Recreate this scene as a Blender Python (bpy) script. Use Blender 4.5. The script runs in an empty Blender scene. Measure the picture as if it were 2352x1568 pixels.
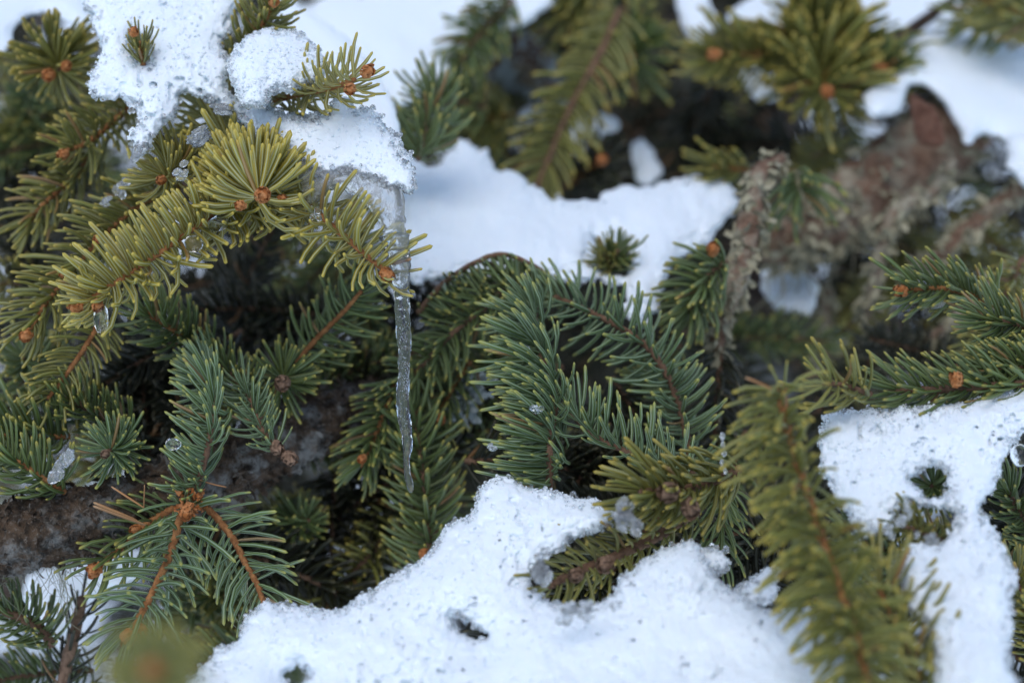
import bpy, math, random
import numpy as np
from mathutils import Matrix, Vector, Quaternion

random.seed(7)
rng = np.random.default_rng(7)
SC = bpy.context.scene
COL = SC.collection

# ------------------------------------------------------------------ camera
PITCH = math.radians(28.0)
CAM = np.array([0.0, 0.0, 1.25])
FOC, SENS = 55.0, 22.3
D0 = 0.85                                   # distance of the sharp plane
RT = np.array([1.0, 0.0, 0.0])
FW = np.array([0.0, math.cos(PITCH), -math.sin(PITCH)])
UP = np.array([0.0, math.sin(PITCH), math.cos(PITCH)])
K = SENS / FOC / 2352.0                     # metres per picture unit (2352 wide) at distance 1 m
PXM = K * D0
cam = bpy.data.cameras.new('camera')
cam.lens, cam.sensor_width, cam.sensor_fit = FOC, SENS, 'HORIZONTAL'
cam.clip_start, cam.clip_end = 0.02, 500
cam.dof.use_dof = True
cam.dof.focus_distance = D0
cam.dof.aperture_fstop = 4.0
cam.dof.aperture_blades = 0
camo = bpy.data.objects.new('camera', cam)
COL.objects.link(camo)
camo.location = CAM
camo.rotation_euler = (math.pi / 2 - PITCH, 0, 0)
SC.camera = camo

# ------------------------------------------------------------------ light
SUN_EL, SUN_AZ = math.radians(68), math.radians(205)     # azimuth from +Y, clockwise
world = bpy.data.worlds.new('World')
SC.world = world
world.use_nodes = True
wn = world.node_tree
bg = wn.nodes['Background']
sky = wn.nodes.new('ShaderNodeTexSky')
sky.sky_type = 'NISHITA'
sky.sun_disc = False
sky.sun_elevation = SUN_EL
sky.sun_rotation = SUN_AZ
sky.air_density, sky.dust_density, sky.ozone_density = 1.0, 1.0, 0.7
wn.links.new(sky.outputs[0], bg.inputs[0])
bg.inputs[1].default_value = 0.12
sun = bpy.data.lights.new('sun', 'SUN')
sun.energy, sun.angle, sun.color = 0.85, math.radians(55), (1.0, 0.99, 0.97)
suno = bpy.data.objects.new('sun', sun)
COL.objects.link(suno)
sd = Vector((math.sin(SUN_AZ) * math.cos(SUN_EL), math.cos(SUN_AZ) * math.cos(SUN_EL), math.sin(SUN_EL)))
suno.rotation_euler = sd.to_track_quat('Z', 'Y').to_euler()
suno.location = (0, 0, 5)
SC.view_settings.view_transform = 'Standard'
SC.view_settings.look = 'None'
SC.view_settings.gamma = 1
SC.view_settings.exposure = 0.78
SC.render.engine = 'CYCLES'
SC.cycles.max_bounces = 10
SC.cycles.diffuse_bounces = 4
SC.cycles.glossy_bounces = 3
SC.cycles.transmission_bounces = 10
SC.cycles.transparent_max_bounces = 8
SC.cycles.use_denoising = True
SC.cycles.caustics_reflective = False
SC.cycles.caustics_refractive = True

# ------------------------------------------------------------------ geometry helpers
def P(u, v, w):
    """picture position (2352x1568 units) at depth D0+w -> world point(s)"""
    u, v, w = np.asarray(u, float), np.asarray(v, float), np.asarray(w, float)
    w = np.where(w > 0.1, 0.1 + (w - 0.1) * 1.45, w)     # farther things stand a little deeper than first measured
    D = D0 + w
    x = (u - 1176) * K * D
    y = -(v - 784) * K * D
    return CAM + D[..., None] * FW + x[..., None] * RT + y[..., None] * UP

def P1(t): return P(np.array([t[0]]), np.array([t[1]]), np.array([t[2]]))[0]
def CV(x, y, z): return x * RT + y * UP - z * FW       # camera-space direction (right, up, toward camera)
def unit(a):
    return a / (np.linalg.norm(a, axis=-1, keepdims=True) + 1e-12)

def hash3(ix, iy, iz, seed):
    with np.errstate(over='ignore'):
        h = (ix.astype(np.uint32) * np.uint32(374761393) + iy.astype(np.uint32) * np.uint32(668265263)
             + iz.astype(np.uint32) * np.uint32(2147483647) + np.uint32(seed * 974711 + 12345))
        h = (h ^ (h >> np.uint32(13))) * np.uint32(1274126177)
        h = h ^ (h >> np.uint32(16))
        h = h * np.uint32(2246822519)
        h = h ^ (h >> np.uint32(15))
    return h.astype(np.float64) / 4294967295.0 * 2 - 1

def vnoise(p, seed=0):
    """value noise in -1..1, p (n,3)"""
    p = np.asarray(p, float) + 1000.0
    i = np.floor(p).astype(np.int64)
    f = p - i
    f = f * f * (3 - 2 * f)
    out = 0
    for dx in (0, 1):
        wx = f[:, 0] if dx else 1 - f[:, 0]
        for dy in (0, 1):
            wy = f[:, 1] if dy else 1 - f[:, 1]
            for dz in (0, 1):
                wz = f[:, 2] if dz else 1 - f[:, 2]
                out = out + wx * wy * wz * hash3(i[:, 0] + dx, i[:, 1] + dy, i[:, 2] + dz, seed)
    return out

def fbm(p, octv=3, seed=0):
    a, s, o = 0.0, 1.0, 0.0
    for k in range(octv):
        o = o + s * vnoise(np.asarray(p) * 2 ** k, seed + k)
        a += s
        s *= 0.5
    return o / a

def build(name, V, quads=None, tris=None, uvq=None, uvt=None, mat=None, rnd=None, smooth=True):
    """mesh datablock from arrays"""
    me = bpy.data.meshes.new(name)
    nq = 0 if quads is None else len(quads)
    nt = 0 if tris is None else len(tris)
    loops, starts = [], []
    if nq:
        loops.append(np.asarray(quads).reshape(-1)); starts.append(np.arange(nq) * 4)
    if nt:
        loops.append(np.asarray(tris).reshape(-1)); starts.append(nq * 4 + np.arange(nt) * 3)
    loops = np.concatenate(loops).astype(np.int32)
    starts = np.concatenate(starts).astype(np.int32)
    me.vertices.add(len(V)); me.vertices.foreach_set('co', np.ascontiguousarray(V, dtype=np.float32).reshape(-1))
    me.loops.add(len(loops)); me.loops.foreach_set('vertex_index', loops)
    me.polygons.add(nq + nt); me.polygons.foreach_set('loop_start', starts)
    if uvq is not None or uvt is not None:
        l = me.uv_layers.new(name='UVMap')
        uv = np.concatenate([np.asarray(a, dtype=np.float32).reshape(-1, 2) for a in (uvq, uvt) if a is not None])
        l.uv.foreach_set('vector', np.ascontiguousarray(uv).reshape(-1))
    if rnd is not None:
        a = me.attributes.new('rnd', 'FLOAT', 'POINT')
        a.data.foreach_set('value', np.ascontiguousarray(rnd, dtype=np.float32))
    me.update(calc_edges=True)
    if smooth:
        me.shade_smooth()
    if mat is not None:
        me.materials.append(mat)
    return me

def catmull(pts, n):
    pts = np.asarray(pts, float)
    q = np.vstack([2 * pts[0] - pts[1], pts, 2 * pts[-1] - pts[-2]])
    m = len(pts) - 1
    t = np.linspace(0, m - 1e-6, n)
    i = t.astype(int)
    f = (t - i)[:, None]
    a, b, c, d = q[i], q[i + 1], q[i + 2], q[i + 3]
    return 0.5 * (2 * b + (c - a) * f + (2 * a - 5 * b + 4 * c - d) * f ** 2 + (3 * b - a - 3 * c + d) * f ** 3)

def frames(C):
    T = unit(np.gradient(C, axis=0))
    n = np.cross(T[0], [0.31, 0.2, 0.93]); n /= np.linalg.norm(n)
    N = [n]
    for k in range(1, len(C)):
        n = n - T[k] * np.dot(n, T[k]); n /= np.linalg.norm(n)
        N.append(n)
    N = np.array(N)
    return T, N, np.cross(T, N)

def tube(C, R, sides, close=True):
    """C (n,3) centre line, R (n,) or (n,sides) radius -> V, quads, tris"""
    T, N, B = frames(C)
    n = len(C)
    a = np.linspace(0, 2 * np.pi, sides, endpoint=False)
    R = np.asarray(R, float)
    if R.ndim == 1:
        R = np.repeat(R[:, None], sides, 1)
    V = C[:, None] + R[:, :, None] * (np.cos(a)[None, :, None] * N[:, None] + np.sin(a)[None, :, None] * B[:, None])
    V = V.reshape(-1, 3)
    i, j = np.meshgrid(np.arange(n - 1), np.arange(sides), indexing='ij')
    j2 = (j + 1) % sides
    q = np.stack([i * sides + j, i * sides + j2, (i + 1) * sides + j2, (i + 1) * sides + j], -1).reshape(-1, 4)
    tr = None
    if close:
        c0, c1 = len(V), len(V) + 1
        V = np.vstack([V, C[0] - T[0] * R[0].mean() * 0.3, C[-1] + T[-1] * R[-1].mean() * 0.5])
        jj = np.arange(sides); k2 = (jj + 1) % sides
        tr = np.vstack([np.stack([k2, jj, np.full(sides, c0)], -1),
                        np.stack([(n - 1) * sides + jj, (n - 1) * sides + k2, np.full(sides, c1)], -1)])
    return V, q, tr

def merge(parts):
    V, Q, T, o = [], [], [], 0
    for v, q, t in parts:
        V.append(v)
        if q is not None: Q.append(np.asarray(q) + o)
        if t is not None: T.append(np.asarray(t) + o)
        o += len(v)
    return np.vstack(V), (np.vstack(Q) if Q else None), (np.vstack(T) if T else None)

def ico(sub=1):
    t = (1 + 5 ** .5) / 2
    V = [(-1, t, 0), (1, t, 0), (-1, -t, 0), (1, -t, 0), (0, -1, t), (0, 1, t), (0, -1, -t), (0, 1, -t), (t, 0, -1), (t, 0, 1), (-t, 0, -1), (-t, 0, 1)]
    F = [(0, 11, 5), (0, 5, 1), (0, 1, 7), (0, 7, 10), (0, 10, 11), (1, 5, 9), (5, 11, 4), (11, 10, 2), (10, 7, 6), (7, 1, 8),
         (3, 9, 4), (3, 4, 2), (3, 2, 6), (3, 6, 8), (3, 8, 9), (4, 9, 5), (2, 4, 11), (6, 2, 10), (8, 6, 7), (9, 8, 1)]
    V = [np.array(v, float) / math.sqrt(1 + t * t) for v in V]
    for _ in range(sub):
        cache, G = {}, []
        def mid(a, b):
            k = (min(a, b), max(a, b))
            if k not in cache:
                m = V[a] + V[b]; V.append(m / np.linalg.norm(m)); cache[k] = len(V) - 1
            return cache[k]
        for a, b, c in F:
            x, y, z = mid(a, b), mid(b, c), mid(c, a)
            G += [(a, x, z), (b, y, x), (c, z, y), (x, y, z)]
        F = G
    return np.array(V), np.array(F)

ICO0, ICO1, ICO2, ICO3, ICO4 = [ico(k) for k in range(5)]

# ------------------------------------------------------------------ scene-graph helpers
def thing(name, label, cat, at, group=None):
    """Empty at the base of a thing; at = (u, v, w)"""
    o = bpy.data.objects.new(name, None)
    COL.objects.link(o)
    o.empty_display_size = 0.005
    o.location = P1(at)
    o['label'] = label; o['category'] = cat
    if group: o['group'] = group
    return o

def part(name, me, T, kind=None, label=None):
    """mesh in world coordinates -> child of T"""
    o = bpy.data.objects.new(name, me)
    COL.objects.link(o)
    o.parent = T
    o.location = -T.location
    if kind: o['kind'] = kind
    if label: o['label'] = label
    return o

def solo(name, me, label, cat, group=None, kind=None):
    """one-mesh thing with its origin at its middle"""
    n = len(me.vertices)
    co = np.empty(n * 3, np.float32); me.vertices.foreach_get('co', co); co = co.reshape(-1, 3)
    c = co.mean(0)
    me.vertices.foreach_set('co', (co - c).reshape(-1)); me.update()
    o = bpy.data.objects.new(name, me)
    COL.objects.link(o)
    o.location = c
    if label: o['label'] = label
    if cat: o['category'] = cat
    if group: o['group'] = group
    if kind: o['kind'] = kind
    return o

# ------------------------------------------------------------------ materials
def mat(name):
    m = bpy.data.materials.new(name); m.use_nodes = True
    nt = m.node_tree
    return m, nt, nt.nodes['Principled BSDF']

def N_(nt, t, **kw):
    n = nt.nodes.new(t)
    for k, v in kw.items(): setattr(n, k, v)
    return n

def math_(nt, op, a, b=None, c=None, clamp=False):
    n = nt.nodes.new('ShaderNodeMath'); n.operation = op; n.use_clamp = clamp
    for i, x in enumerate((a, b, c)):
        if x is None: continue
        if isinstance(x, (int, float)): n.inputs[i].default_value = x
        else: nt.links.new(x, n.inputs[i])
    return n.outputs[0]

def mixc(nt, f, a, b, mode='MIX'):
    n = nt.nodes.new('ShaderNodeMix'); n.data_type = 'RGBA'; n.blend_type = mode
    for s, x in ((n.inputs[0], f), (n.inputs[6], a), (n.inputs[7], b)):
        if isinstance(x, (int, float)): s.default_value = x
        elif isinstance(x, tuple): s.default_value = (*x, 1)
        else: nt.links.new(x, s)
    return n.outputs[2]

def noise_(nt, scale, detail=3, vec=None, rough=0.5, out=0):
    n = nt.nodes.new('ShaderNodeTexNoise')
    n.inputs['Scale'].default_value = scale; n.inputs['Detail'].default_value = detail; n.inputs['Roughness'].default_value = rough
    if vec is not None: nt.links.new(vec, n.inputs['Vector'])
    return n.outputs[out]

def ramp_(nt, x, lo, hi):
    n = nt.nodes.new('ShaderNodeMapRange'); n.interpolation_type = 'SMOOTHSTEP'
    n.inputs[1].default_value = lo; n.inputs[2].default_value = hi
    nt.links.new(x, n.inputs[0])
    return n.outputs[0]

def bump_(nt, b, h, strength, dist):
    n = nt.nodes.new('ShaderNodeBump'); n.inputs['Strength'].default_value = strength; n.inputs['Distance'].default_value = dist
    nt.links.new(h, n.inputs['Height']); nt.links.new(n.outputs[0], b.inputs['Normal'])

def needle_mat(name, ridge, pale, tip, band=0.75):
    m, nt, b = mat(name)
    uv = N_(nt, 'ShaderNodeUVMap'); uv.uv_map = 'UVMap'
    s = N_(nt, 'ShaderNodeSeparateXYZ'); nt.links.new(uv.outputs[0], s.inputs[0])
    oi = N_(nt, 'ShaderNodeObjectInfo')
    at = N_(nt, 'ShaderNodeAttribute'); at.attribute_name = 'rnd'
    r = math_(nt, 'FRACT', math_(nt, 'ADD', oi.outputs['Random'], at.outputs['Fac']))
    r2 = math_(nt, 'FRACT', math_(nt, 'MULTIPLY', r, 7.31))
    c = math_(nt, 'COSINE', math_(nt, 'MULTIPLY', s.outputs[0], 4 * 2 * math.pi))
    bandf = math_(nt, 'MULTIPLY', ramp_(nt, c, -0.15, 0.75), band)
    base = mixc(nt, r, tuple(x * 0.72 for x in ridge), tuple(x * 1.25 for x in ridge))
    base = mixc(nt, math_(nt, 'MULTIPLY', r2, 0.35), base, (ridge[0] * 1.5, ridge[1] * 1.05, ridge[2] * 0.7))
    geo = N_(nt, 'ShaderNodeTexCoord')
    sp = noise_(nt, 1800, 2, geo.outputs['Object'])
    base = mixc(nt, math_(nt, 'MULTIPLY', ramp_(nt, sp, 0.55, 0.75), 0.25), base, pale)
    col = mixc(nt, bandf, base, pale)
    old = math_(nt, 'GREATER_THAN', math_(nt, 'FRACT', math_(nt, 'MULTIPLY', r, 23.7)), 0.975)
    col = mixc(nt, math_(nt, 'MULTIPLY', old, 0.7), col, (0.26, 0.13, 0.05))
    tp = ramp_(nt, s.outputs[1], 0.80, 1.0)
    col = mixc(nt, math_(nt, 'MULTIPLY', tp, 0.75), col, tip)
    nt.links.new(col, b.inputs['Base Color'])
    b.inputs['Roughness'].default_value = 0.42
    b.inputs['Specular IOR Level'].default_value = 0.45
    return m

M = {}
M['olive'] = needle_mat('needle olive', (0.245, 0.212, 0.024), (0.42, 0.45, 0.275), (0.46, 0.35, 0.04), 0.62)
M['olivegreen'] = needle_mat('needle olive green', (0.145, 0.143, 0.020), (0.22, 0.25, 0.125), (0.36, 0.265, 0.035), 0.52)
M['green'] = needle_mat('needle green', (0.078, 0.112, 0.022), (0.16, 0.215, 0.12), (0.33, 0.27, 0.04), 0.58)
M['blue'] = needle_mat('needle blue green', (0.074, 0.122, 0.029), (0.26, 0.345, 0.24), (0.33, 0.31, 0.05), 0.70)
M['yellow'] = needle_mat('needle yellow green', (0.158, 0.162, 0.022), (0.26, 0.295, 0.145), (0.40, 0.30, 0.035), 0.55)
M['dark'] = needle_mat('needle painted shade', (0.016, 0.018, 0.006), (0.026, 0.031, 0.018), (0.06, 0.048, 0.014), 0.4)  # needle colour taken far down to paint in the shade of the deep gaps
M['dead'] = needle_mat('needle dead', (0.30, 0.155, 0.06), (0.36, 0.20, 0.09), (0.36, 0.22, 0.11), 0.3)

def bark_mat(name, cols, scale, lichen=None, lfac=0.5, bump=0.6, rough=0.85, bd=0.001):
    m, nt, b = mat(name)
    tc = N_(nt, 'ShaderNodeTexCoord')
    geo = N_(nt, 'ShaderNodeNewGeometry')
    v = geo.outputs['Position']
    n1 = noise_(nt, scale, 6, v, 0.65); n2 = noise_(nt, scale * 3.7, 5, v, 0.7); n3 = noise_(nt, scale * 0.4, 4, v, 0.6)
    col = mixc(nt, ramp_(nt, n1, 0.36, 0.62), cols[0], cols[1])
    col = mixc(nt, ramp_(nt, n2, 0.5, 0.72), col, cols[2])
    if lichen:
        f = math_(nt, 'MULTIPLY', ramp_(nt, n3, 0.55 - lfac * 0.2, 0.75 - lfac * 0.25), ramp_(nt, n2, 0.32, 0.5))
        col = mixc(nt, f, col, lichen)
    nt.links.new(col, b.inputs['Base Color'])
    b.inputs['Roughness'].default_value = rough
    b.inputs['Specular IOR Level'].default_value = 0.25
    bump_(nt, b, math_(nt, 'ADD', n2, n1), bump, bd)
    return m

M['stem'] = bark_mat('shoot bark orange', ((0.20, 0.078, 0.026), (0.36, 0.165, 0.06), (0.085, 0.036, 0.02)), 300, None, bd=0.0005)
M['stembrown'] = bark_mat('shoot bark brown', ((0.105, 0.058, 0.035), (0.20, 0.115, 0.068), (0.05, 0.03, 0.02)), 420, None, bd=0.0005)
M['bud'] = bark_mat('bud scales', ((0.36, 0.115, 0.028), (0.50, 0.22, 0.085), (0.15, 0.05, 0.018)), 450, None, bump=0.4, bd=0.0004)
M['oldbud'] = bark_mat('old bud scales', ((0.16, 0.095, 0.06), (0.27, 0.17, 0.11), (0.07, 0.04, 0.028)), 500, None, bd=0.0006)
M['bark'] = bark_mat('limb bark', ((0.035, 0.026, 0.018), (0.125, 0.080, 0.048), (0.24, 0.20, 0.16)), 190, (0.27, 0.265, 0.24), 0.36, 1.0, bd=0.002)
M['bark2'] = bark_mat('old limb bark', ((0.16, 0.088, 0.055), (0.28, 0.175, 0.115), (0.06, 0.034, 0.023)), 150, (0.38, 0.34, 0.245), 0.5, 1.0, bd=0.002)
M['barkred'] = bark_mat('bark plate', ((0.15, 0.066, 0.040), (0.25, 0.125, 0.08), (0.06, 0.03, 0.02)), 170, None, bump=1.0, bd=0.003)
M['barkdark'] = bark_mat('trunk bark', ((0.030, 0.021, 0.016), (0.065, 0.044, 0.033), (0.10, 0.08, 0.066)), 45, (0.25, 0.26, 0.24), 0.3, 0.9)
M['lichen'] = bark_mat('crust lichen', ((0.25, 0.23, 0.145), (0.36, 0.33, 0.225), (0.13, 0.105, 0.065)), 260, None, 0.5, 0.3)
M['beard'] = bark_mat('beard lichen', ((0.20, 0.20, 0.13), (0.30, 0.30, 0.21), (0.10, 0.10, 0.07)), 300, None, 0.5, 0.2)
M['lichengrey'] = bark_mat('leaf lichen', ((0.36, 0.41, 0.40), (0.48, 0.53, 0.51), (0.24, 0.27, 0.27)), 300, None, 0.5, 0.2)

def snow_mat(name, col=(0.87, 0.935, 0.965), sss=0.15, bs=2300, bstr=0.5):
    m, nt, b = mat(name)
    geo = N_(nt, 'ShaderNodeNewGeometry')
    n1 = noise_(nt, bs, 3, geo.outputs['Position'], 0.7)
    n2 = noise_(nt, bs * 0.3, 3, geo.outputs['Position'], 0.6)
    b.inputs['Base Color'].default_value = (*col, 1)
    b.inputs['Roughness'].default_value = 0.55
    b.inputs['Specular IOR Level'].default_value = 0.35
    b.inputs['Subsurface Weight'].default_value = sss
    b.inputs['Subsurface Radius'].default_value = (0.5, 0.8, 1.0)
    b.inputs['Subsurface Scale'].default_value = 0.004
    bump_(nt, b, math_(nt, 'ADD', n1, n2), bstr, 0.0012)
    return m
M['snow'] = snow_mat('snow')
M['groundsnow'] = snow_mat('ground snow', sss=0.0, bs=60, bstr=0.3)

def ice_mat(name, rough, bs, bstr, tint=(0.97, 0.99, 1.0), trans=1.0):
    m, nt, b = mat(name)
    geo = N_(nt, 'ShaderNodeNewGeometry')
    n1 = noise_(nt, bs, 4, geo.outputs['Position'], 0.6)
    b.inputs['Base Color'].default_value = (*tint, 1)
    b.inputs['Roughness'].default_value = rough
    b.inputs['IOR'].default_value = 1.31
    b.inputs['Transmission Weight'].default_value = trans
    bump_(nt, b, n1, bstr, 0.001)
    return m
M['ice'] = ice_mat('clear ice', 0.03, 260, 0.25)
M['icicle'] = ice_mat('icicle ice', 0.0, 300, 0.14, trans=0.985)
M['glaze'] = ice_mat('glaze ice', 0.04, 450, 0.4, trans=0.90)
M['meltice'] = ice_mat('melting ice', 0.05, 500, 0.5, trans=0.9)
m_, nt_, b_ = mat('frost bubbles')
b_.inputs['Base Color'].default_value = (0.86, 0.90, 0.93, 1); b_.inputs['Roughness'].default_value = 0.4
M['frost'] = m_

# ------------------------------------------------------------------ needles
BENDS = [0, 14, 30, 50, 75, 105]
_needle_cache = {}
def needle_geo(bend, ratio, sides=6, segs=4):
    """unit-length needle along +Z that curves toward +X"""
    s = np.array([0.0, 0.10, 0.40, 0.72, 0.955]) if segs == 4 else np.array([0.0, 0.5, 0.92])
    rr = (np.array([0.50, 0.86, 1.0, 0.98, 0.80]) if segs == 4 else np.array([0.7, 1.0, 0.7])) * ratio
    be = math.radians(bend)
    fine = np.linspace(0, 1, 41)
    ang = be * fine ** 1.15
    x = np.concatenate([[0], np.cumsum(np.sin(ang[:-1]) / 40)]); z = np.concatenate([[0], np.cumsum(np.cos(ang[:-1]) / 40)])
    V = []
    a = np.linspace(0, 2 * np.pi, sides, endpoint=False) + math.pi / 6
    for k, t in enumerate(s):
        cx, cz, g = np.interp(t, fine, x), np.interp(t, fine, z), np.interp(t, fine, ang)
        for q in a:
            ca, sa = math.cos(q) * rr[k] * 0.92, math.sin(q) * rr[k] * 1.08
            V.append((cx + ca * math.cos(g), sa, cz - ca * math.sin(g)))
    V.append((x[-1], 0, z[-1]))
    n = len(s)
    Q, UQ, T, UT = [], [], [], []
    for k in range(n - 1):
        for j in range(sides):
            j2 = (j + 1) % sides
            Q.append((k * sides + j, k * sides + j2, (k + 1) * sides + j2, (k + 1) * sides + j))
            u0, u1 = j / sides, (j + 1) / sides
            UQ.append(((u0, s[k]), (u1, s[k]), (u1, s[k + 1]), (u0, s[k + 1])))
    for j in range(sides):
        T.append(((n - 1) * sides + j, (n - 1) * sides + (j + 1) % sides, n * sides))
        UT.append(((j / sides, s[-1]), ((j + 1) / sides, s[-1]), ((j + .5) / sides, 1)))
    return np.array(V), np.array(Q), np.array(T), np.array(UQ), np.array(UT)

def needle_mesh(bi, ratio, m):
    k = (bi, ratio, m)
    if k not in _needle_cache:
        V, Q, T, UQ, UT = needle_geo(BENDS[bi], ratio)
        _needle_cache[k] = build('needle', V, Q, T, UQ, UT, M[m])
    return _needle_cache[k]

_geo_cache = {}
def joined_needles(items, ratio, m, low=False):
    """items: list of (bi, 4x4) -> one mesh"""
    Vs, Qs, Ts, UQs, UTs, Rs, off = [], [], [], [], [], [], 0
    for bi in range(len(BENDS)):
        ms = np.array([x[1] for x in items if x[0] == bi])
        if not len(ms): continue
        k = (bi, ratio, low)
        if k not in _geo_cache:
            _geo_cache[k] = needle_geo(BENDS[bi], ratio, 3 if low else 6, 2 if low else 4)
        V, Q, T, UQ, UT = _geo_cache[k]
        nm, nv = len(ms), len(V)
        W = np.einsum('nij,vj->nvi', ms[:, :3, :3], V) + ms[:, None, :3, 3]
        o = (np.arange(nm) * nv + off)[:, None, None]
        Vs.append(W.reshape(-1, 3)); Qs.append((Q[None] + o).reshape(-1, 4)); Ts.append((T[None] + o).reshape(-1, 3))
        UQs.append(np.tile(UQ, (nm, 1, 1))); UTs.append(np.tile(UT, (nm, 1, 1)))
        Rs.append(np.repeat(rng.random(nm), nv))
        off += nm * nv
    return build('needles', np.vstack(Vs), np.vstack(Qs), np.vstack(Ts), np.vstack(UQs), np.vstack(UTs), M[m], np.concatenate(Rs))

def needle_xf(p, d, d1, L):
    """matrix placing a needle at p starting along d and ending along d1"""
    d, d1 = unit(d), unit(d1)
    c = float(np.clip(np.dot(d, d1), -1, 1))
    be = math.degrees(math.acos(c))
    bi = int(np.argmin([abs(b - be) for b in BENDS]))
    x = d1 - d * c
    if np.linalg.norm(x) < 1e-3: x = np.cross(d, rng.normal(size=3))
    x = unit(x); y = np.cross(d, x)
    X = np.eye(4); X[:3, 0], X[:3, 1], X[:3, 2], X[:3, 3] = x * L, y * L, d * L, p
    return bi, X

def put_needle(T, bi, X, ratio, m):
    o = bpy.data.objects.new('needle', needle_mesh(bi, ratio, m))
    COL.objects.link(o)
    o.parent = T
    Y = X.copy()
    if T.parent is None: Y[:3, 3] -= np.array(T.location)
    o.matrix_basis = Matrix(Y.tolist())
    return o

def shoot_items(C, n, L, ang, sweep, jit=1.0, tipang=None, t0=0.0, t1=1.0, start=0.25, lenvar=0.12, keep=None):
    """needle transforms along centre line C"""
    Tn, Nn, Bn = frames(C)
    seg = np.concatenate([[0], np.cumsum(np.linalg.norm(np.diff(C, axis=0), axis=1))]); seg /= seg[-1]
    out = []
    sw = np.asarray(sweep, float)
    for i in range(n):
        t = t0 + (t1 - t0) * (i + 0.5 + rng.normal() * 0.3) / n
        t = min(max(t, 0), 1)
        p = np.array([np.interp(t, seg, C[:, k]) for k in range(3)])
        j = min(int(np.searchsorted(seg, t)), len(C) - 1)
        ax, nn, bb = Tn[j], Nn[j], Bn[j]
        th = i * 2.39996 + rng.normal() * 0.25 * jit
        r = math.cos(th) * nn + math.sin(th) * bb
        if keep is not None and not keep(r, t): continue
        if rng.random() < 0.04: continue
        a = ang
        if tipang is not None and t > 0.8: a = ang + (tipang - ang) * (t - 0.8) / 0.2
        a = a + rng.normal() * 7 * jit
        a0, a1 = math.radians(a + 14), math.radians(a - 16)
        d = math.cos(a0) * ax + math.sin(a0) * r + start * sw + rng.normal(size=3) * 0.05 * jit
        d1 = math.cos(a1) * ax + math.sin(a1) * r + sw + rng.normal(size=3) * 0.12 * jit
        l = L * (1 + rng.normal() * lenvar) * (0.8 + 0.2 * min(1, 8 * t + .3)) * (1 - 0.12 * max(0, (t - 0.85) / 0.15))
        out.append(needle_xf(p + r * STEMR[0] * 0.6, d, d1, l))
    return out
STEMR = [0.001]

_bud = {}
def bud_mesh(m, var=0):
    if (m, var) in _bud: return _bud[(m, var)]
    rs = np.random.default_rng(40 + var)
    V, F = ICO1
    W = V * np.array([0.36, 0.36, 0.5]) * (1 + 0.12 * rs.normal(size=(len(V), 1))) + np.array([0, 0, 0.36])
    parts = [(W, None, F)]
    n = 30
    for i in range(n):
        t = (i + 0.5) / n
        z = -0.12 + 0.82 * t
        R = 0.42 * math.sqrt(max(0.03, 1 - ((z - 0.30) / 0.62) ** 2))
        th = i * 2.39996 + rs.normal() * .2
        er = np.array([math.cos(th), math.sin(th), 0]); et = np.array([-math.sin(th), math.cos(th), 0]); ez = np.array([0, 0, 1.0])
        w, h = 0.20 * rs.uniform(.7, 1.3), 0.34 * rs.uniform(.6, 1.3)
        c = er * R * 0.93 + ez * (z + rs.normal() * .03)
        fl = er * rs.uniform(-.05, .16)
        v = np.array([c - et * w, c + et * w, c + et * w * rs.uniform(.5, 1) + ez * h * .55 + er * 0.04, c - et * w * rs.uniform(.5, 1) + ez * h * .5 + er * 0.04,
                      c + ez * h + fl - er * 0.05 * (1 + 2 * t) + et * rs.normal() * .06, c + ez * h * .45 + er * 0.09])
        parts.append((v, None, np.array([(0, 1, 5), (1, 2, 5), (2, 4, 5), (4, 3, 5), (3, 0, 5)])))
    V, Q, T = merge(parts)
    _bud[(m, var)] = build('bud', V, None, T, mat=M[m], smooth=False)
    return _bud[(m, var)]

def put_bud(T, at, ax, size, m='bud', name='bud'):
    """at (u,v,w), axis in camera space, size in picture units (length)"""
    o = bpy.data.objects.new(name, bud_mesh(m, random.randrange(4))); COL.objects.link(o)
    o.parent = T
    p = P1(at)
    q = Vector(CV(*ax)).to_track_quat('Z', 'Y')
    s = size * random.uniform(.66, .92) * K * (D0 + at[2])
    X = Matrix.Translation(Vector(p) - Vector(T.location)) @ q.to_matrix().to_4x4() @ Matrix.Rotation(random.random() * 6, 4, 'Z') @ Matrix.Scale(s, 4)
    o.matrix_basis = X
    return o

def stem_mesh(C, r0, r1, m, sides=10, rough=0.22):
    n = len(C)
    a = np.linspace(0, 1, n)
    R = (r0 + (r1 - r0) * a)[:, None] * np.ones((n, sides))
    idx = np.stack(np.meshgrid(np.arange(n) * 0.55, np.arange(sides) * 0.8, indexing='ij'), -1).reshape(-1, 2)
    nz = vnoise(np.column_stack([idx, np.full(len(idx), rng.random() * 50)]), 3).reshape(n, sides)
    R = R * (1 + rough * nz)
    V, q, t = tube(C, R, sides)
    return build('stem', V, q, t, mat=M[m])

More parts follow.
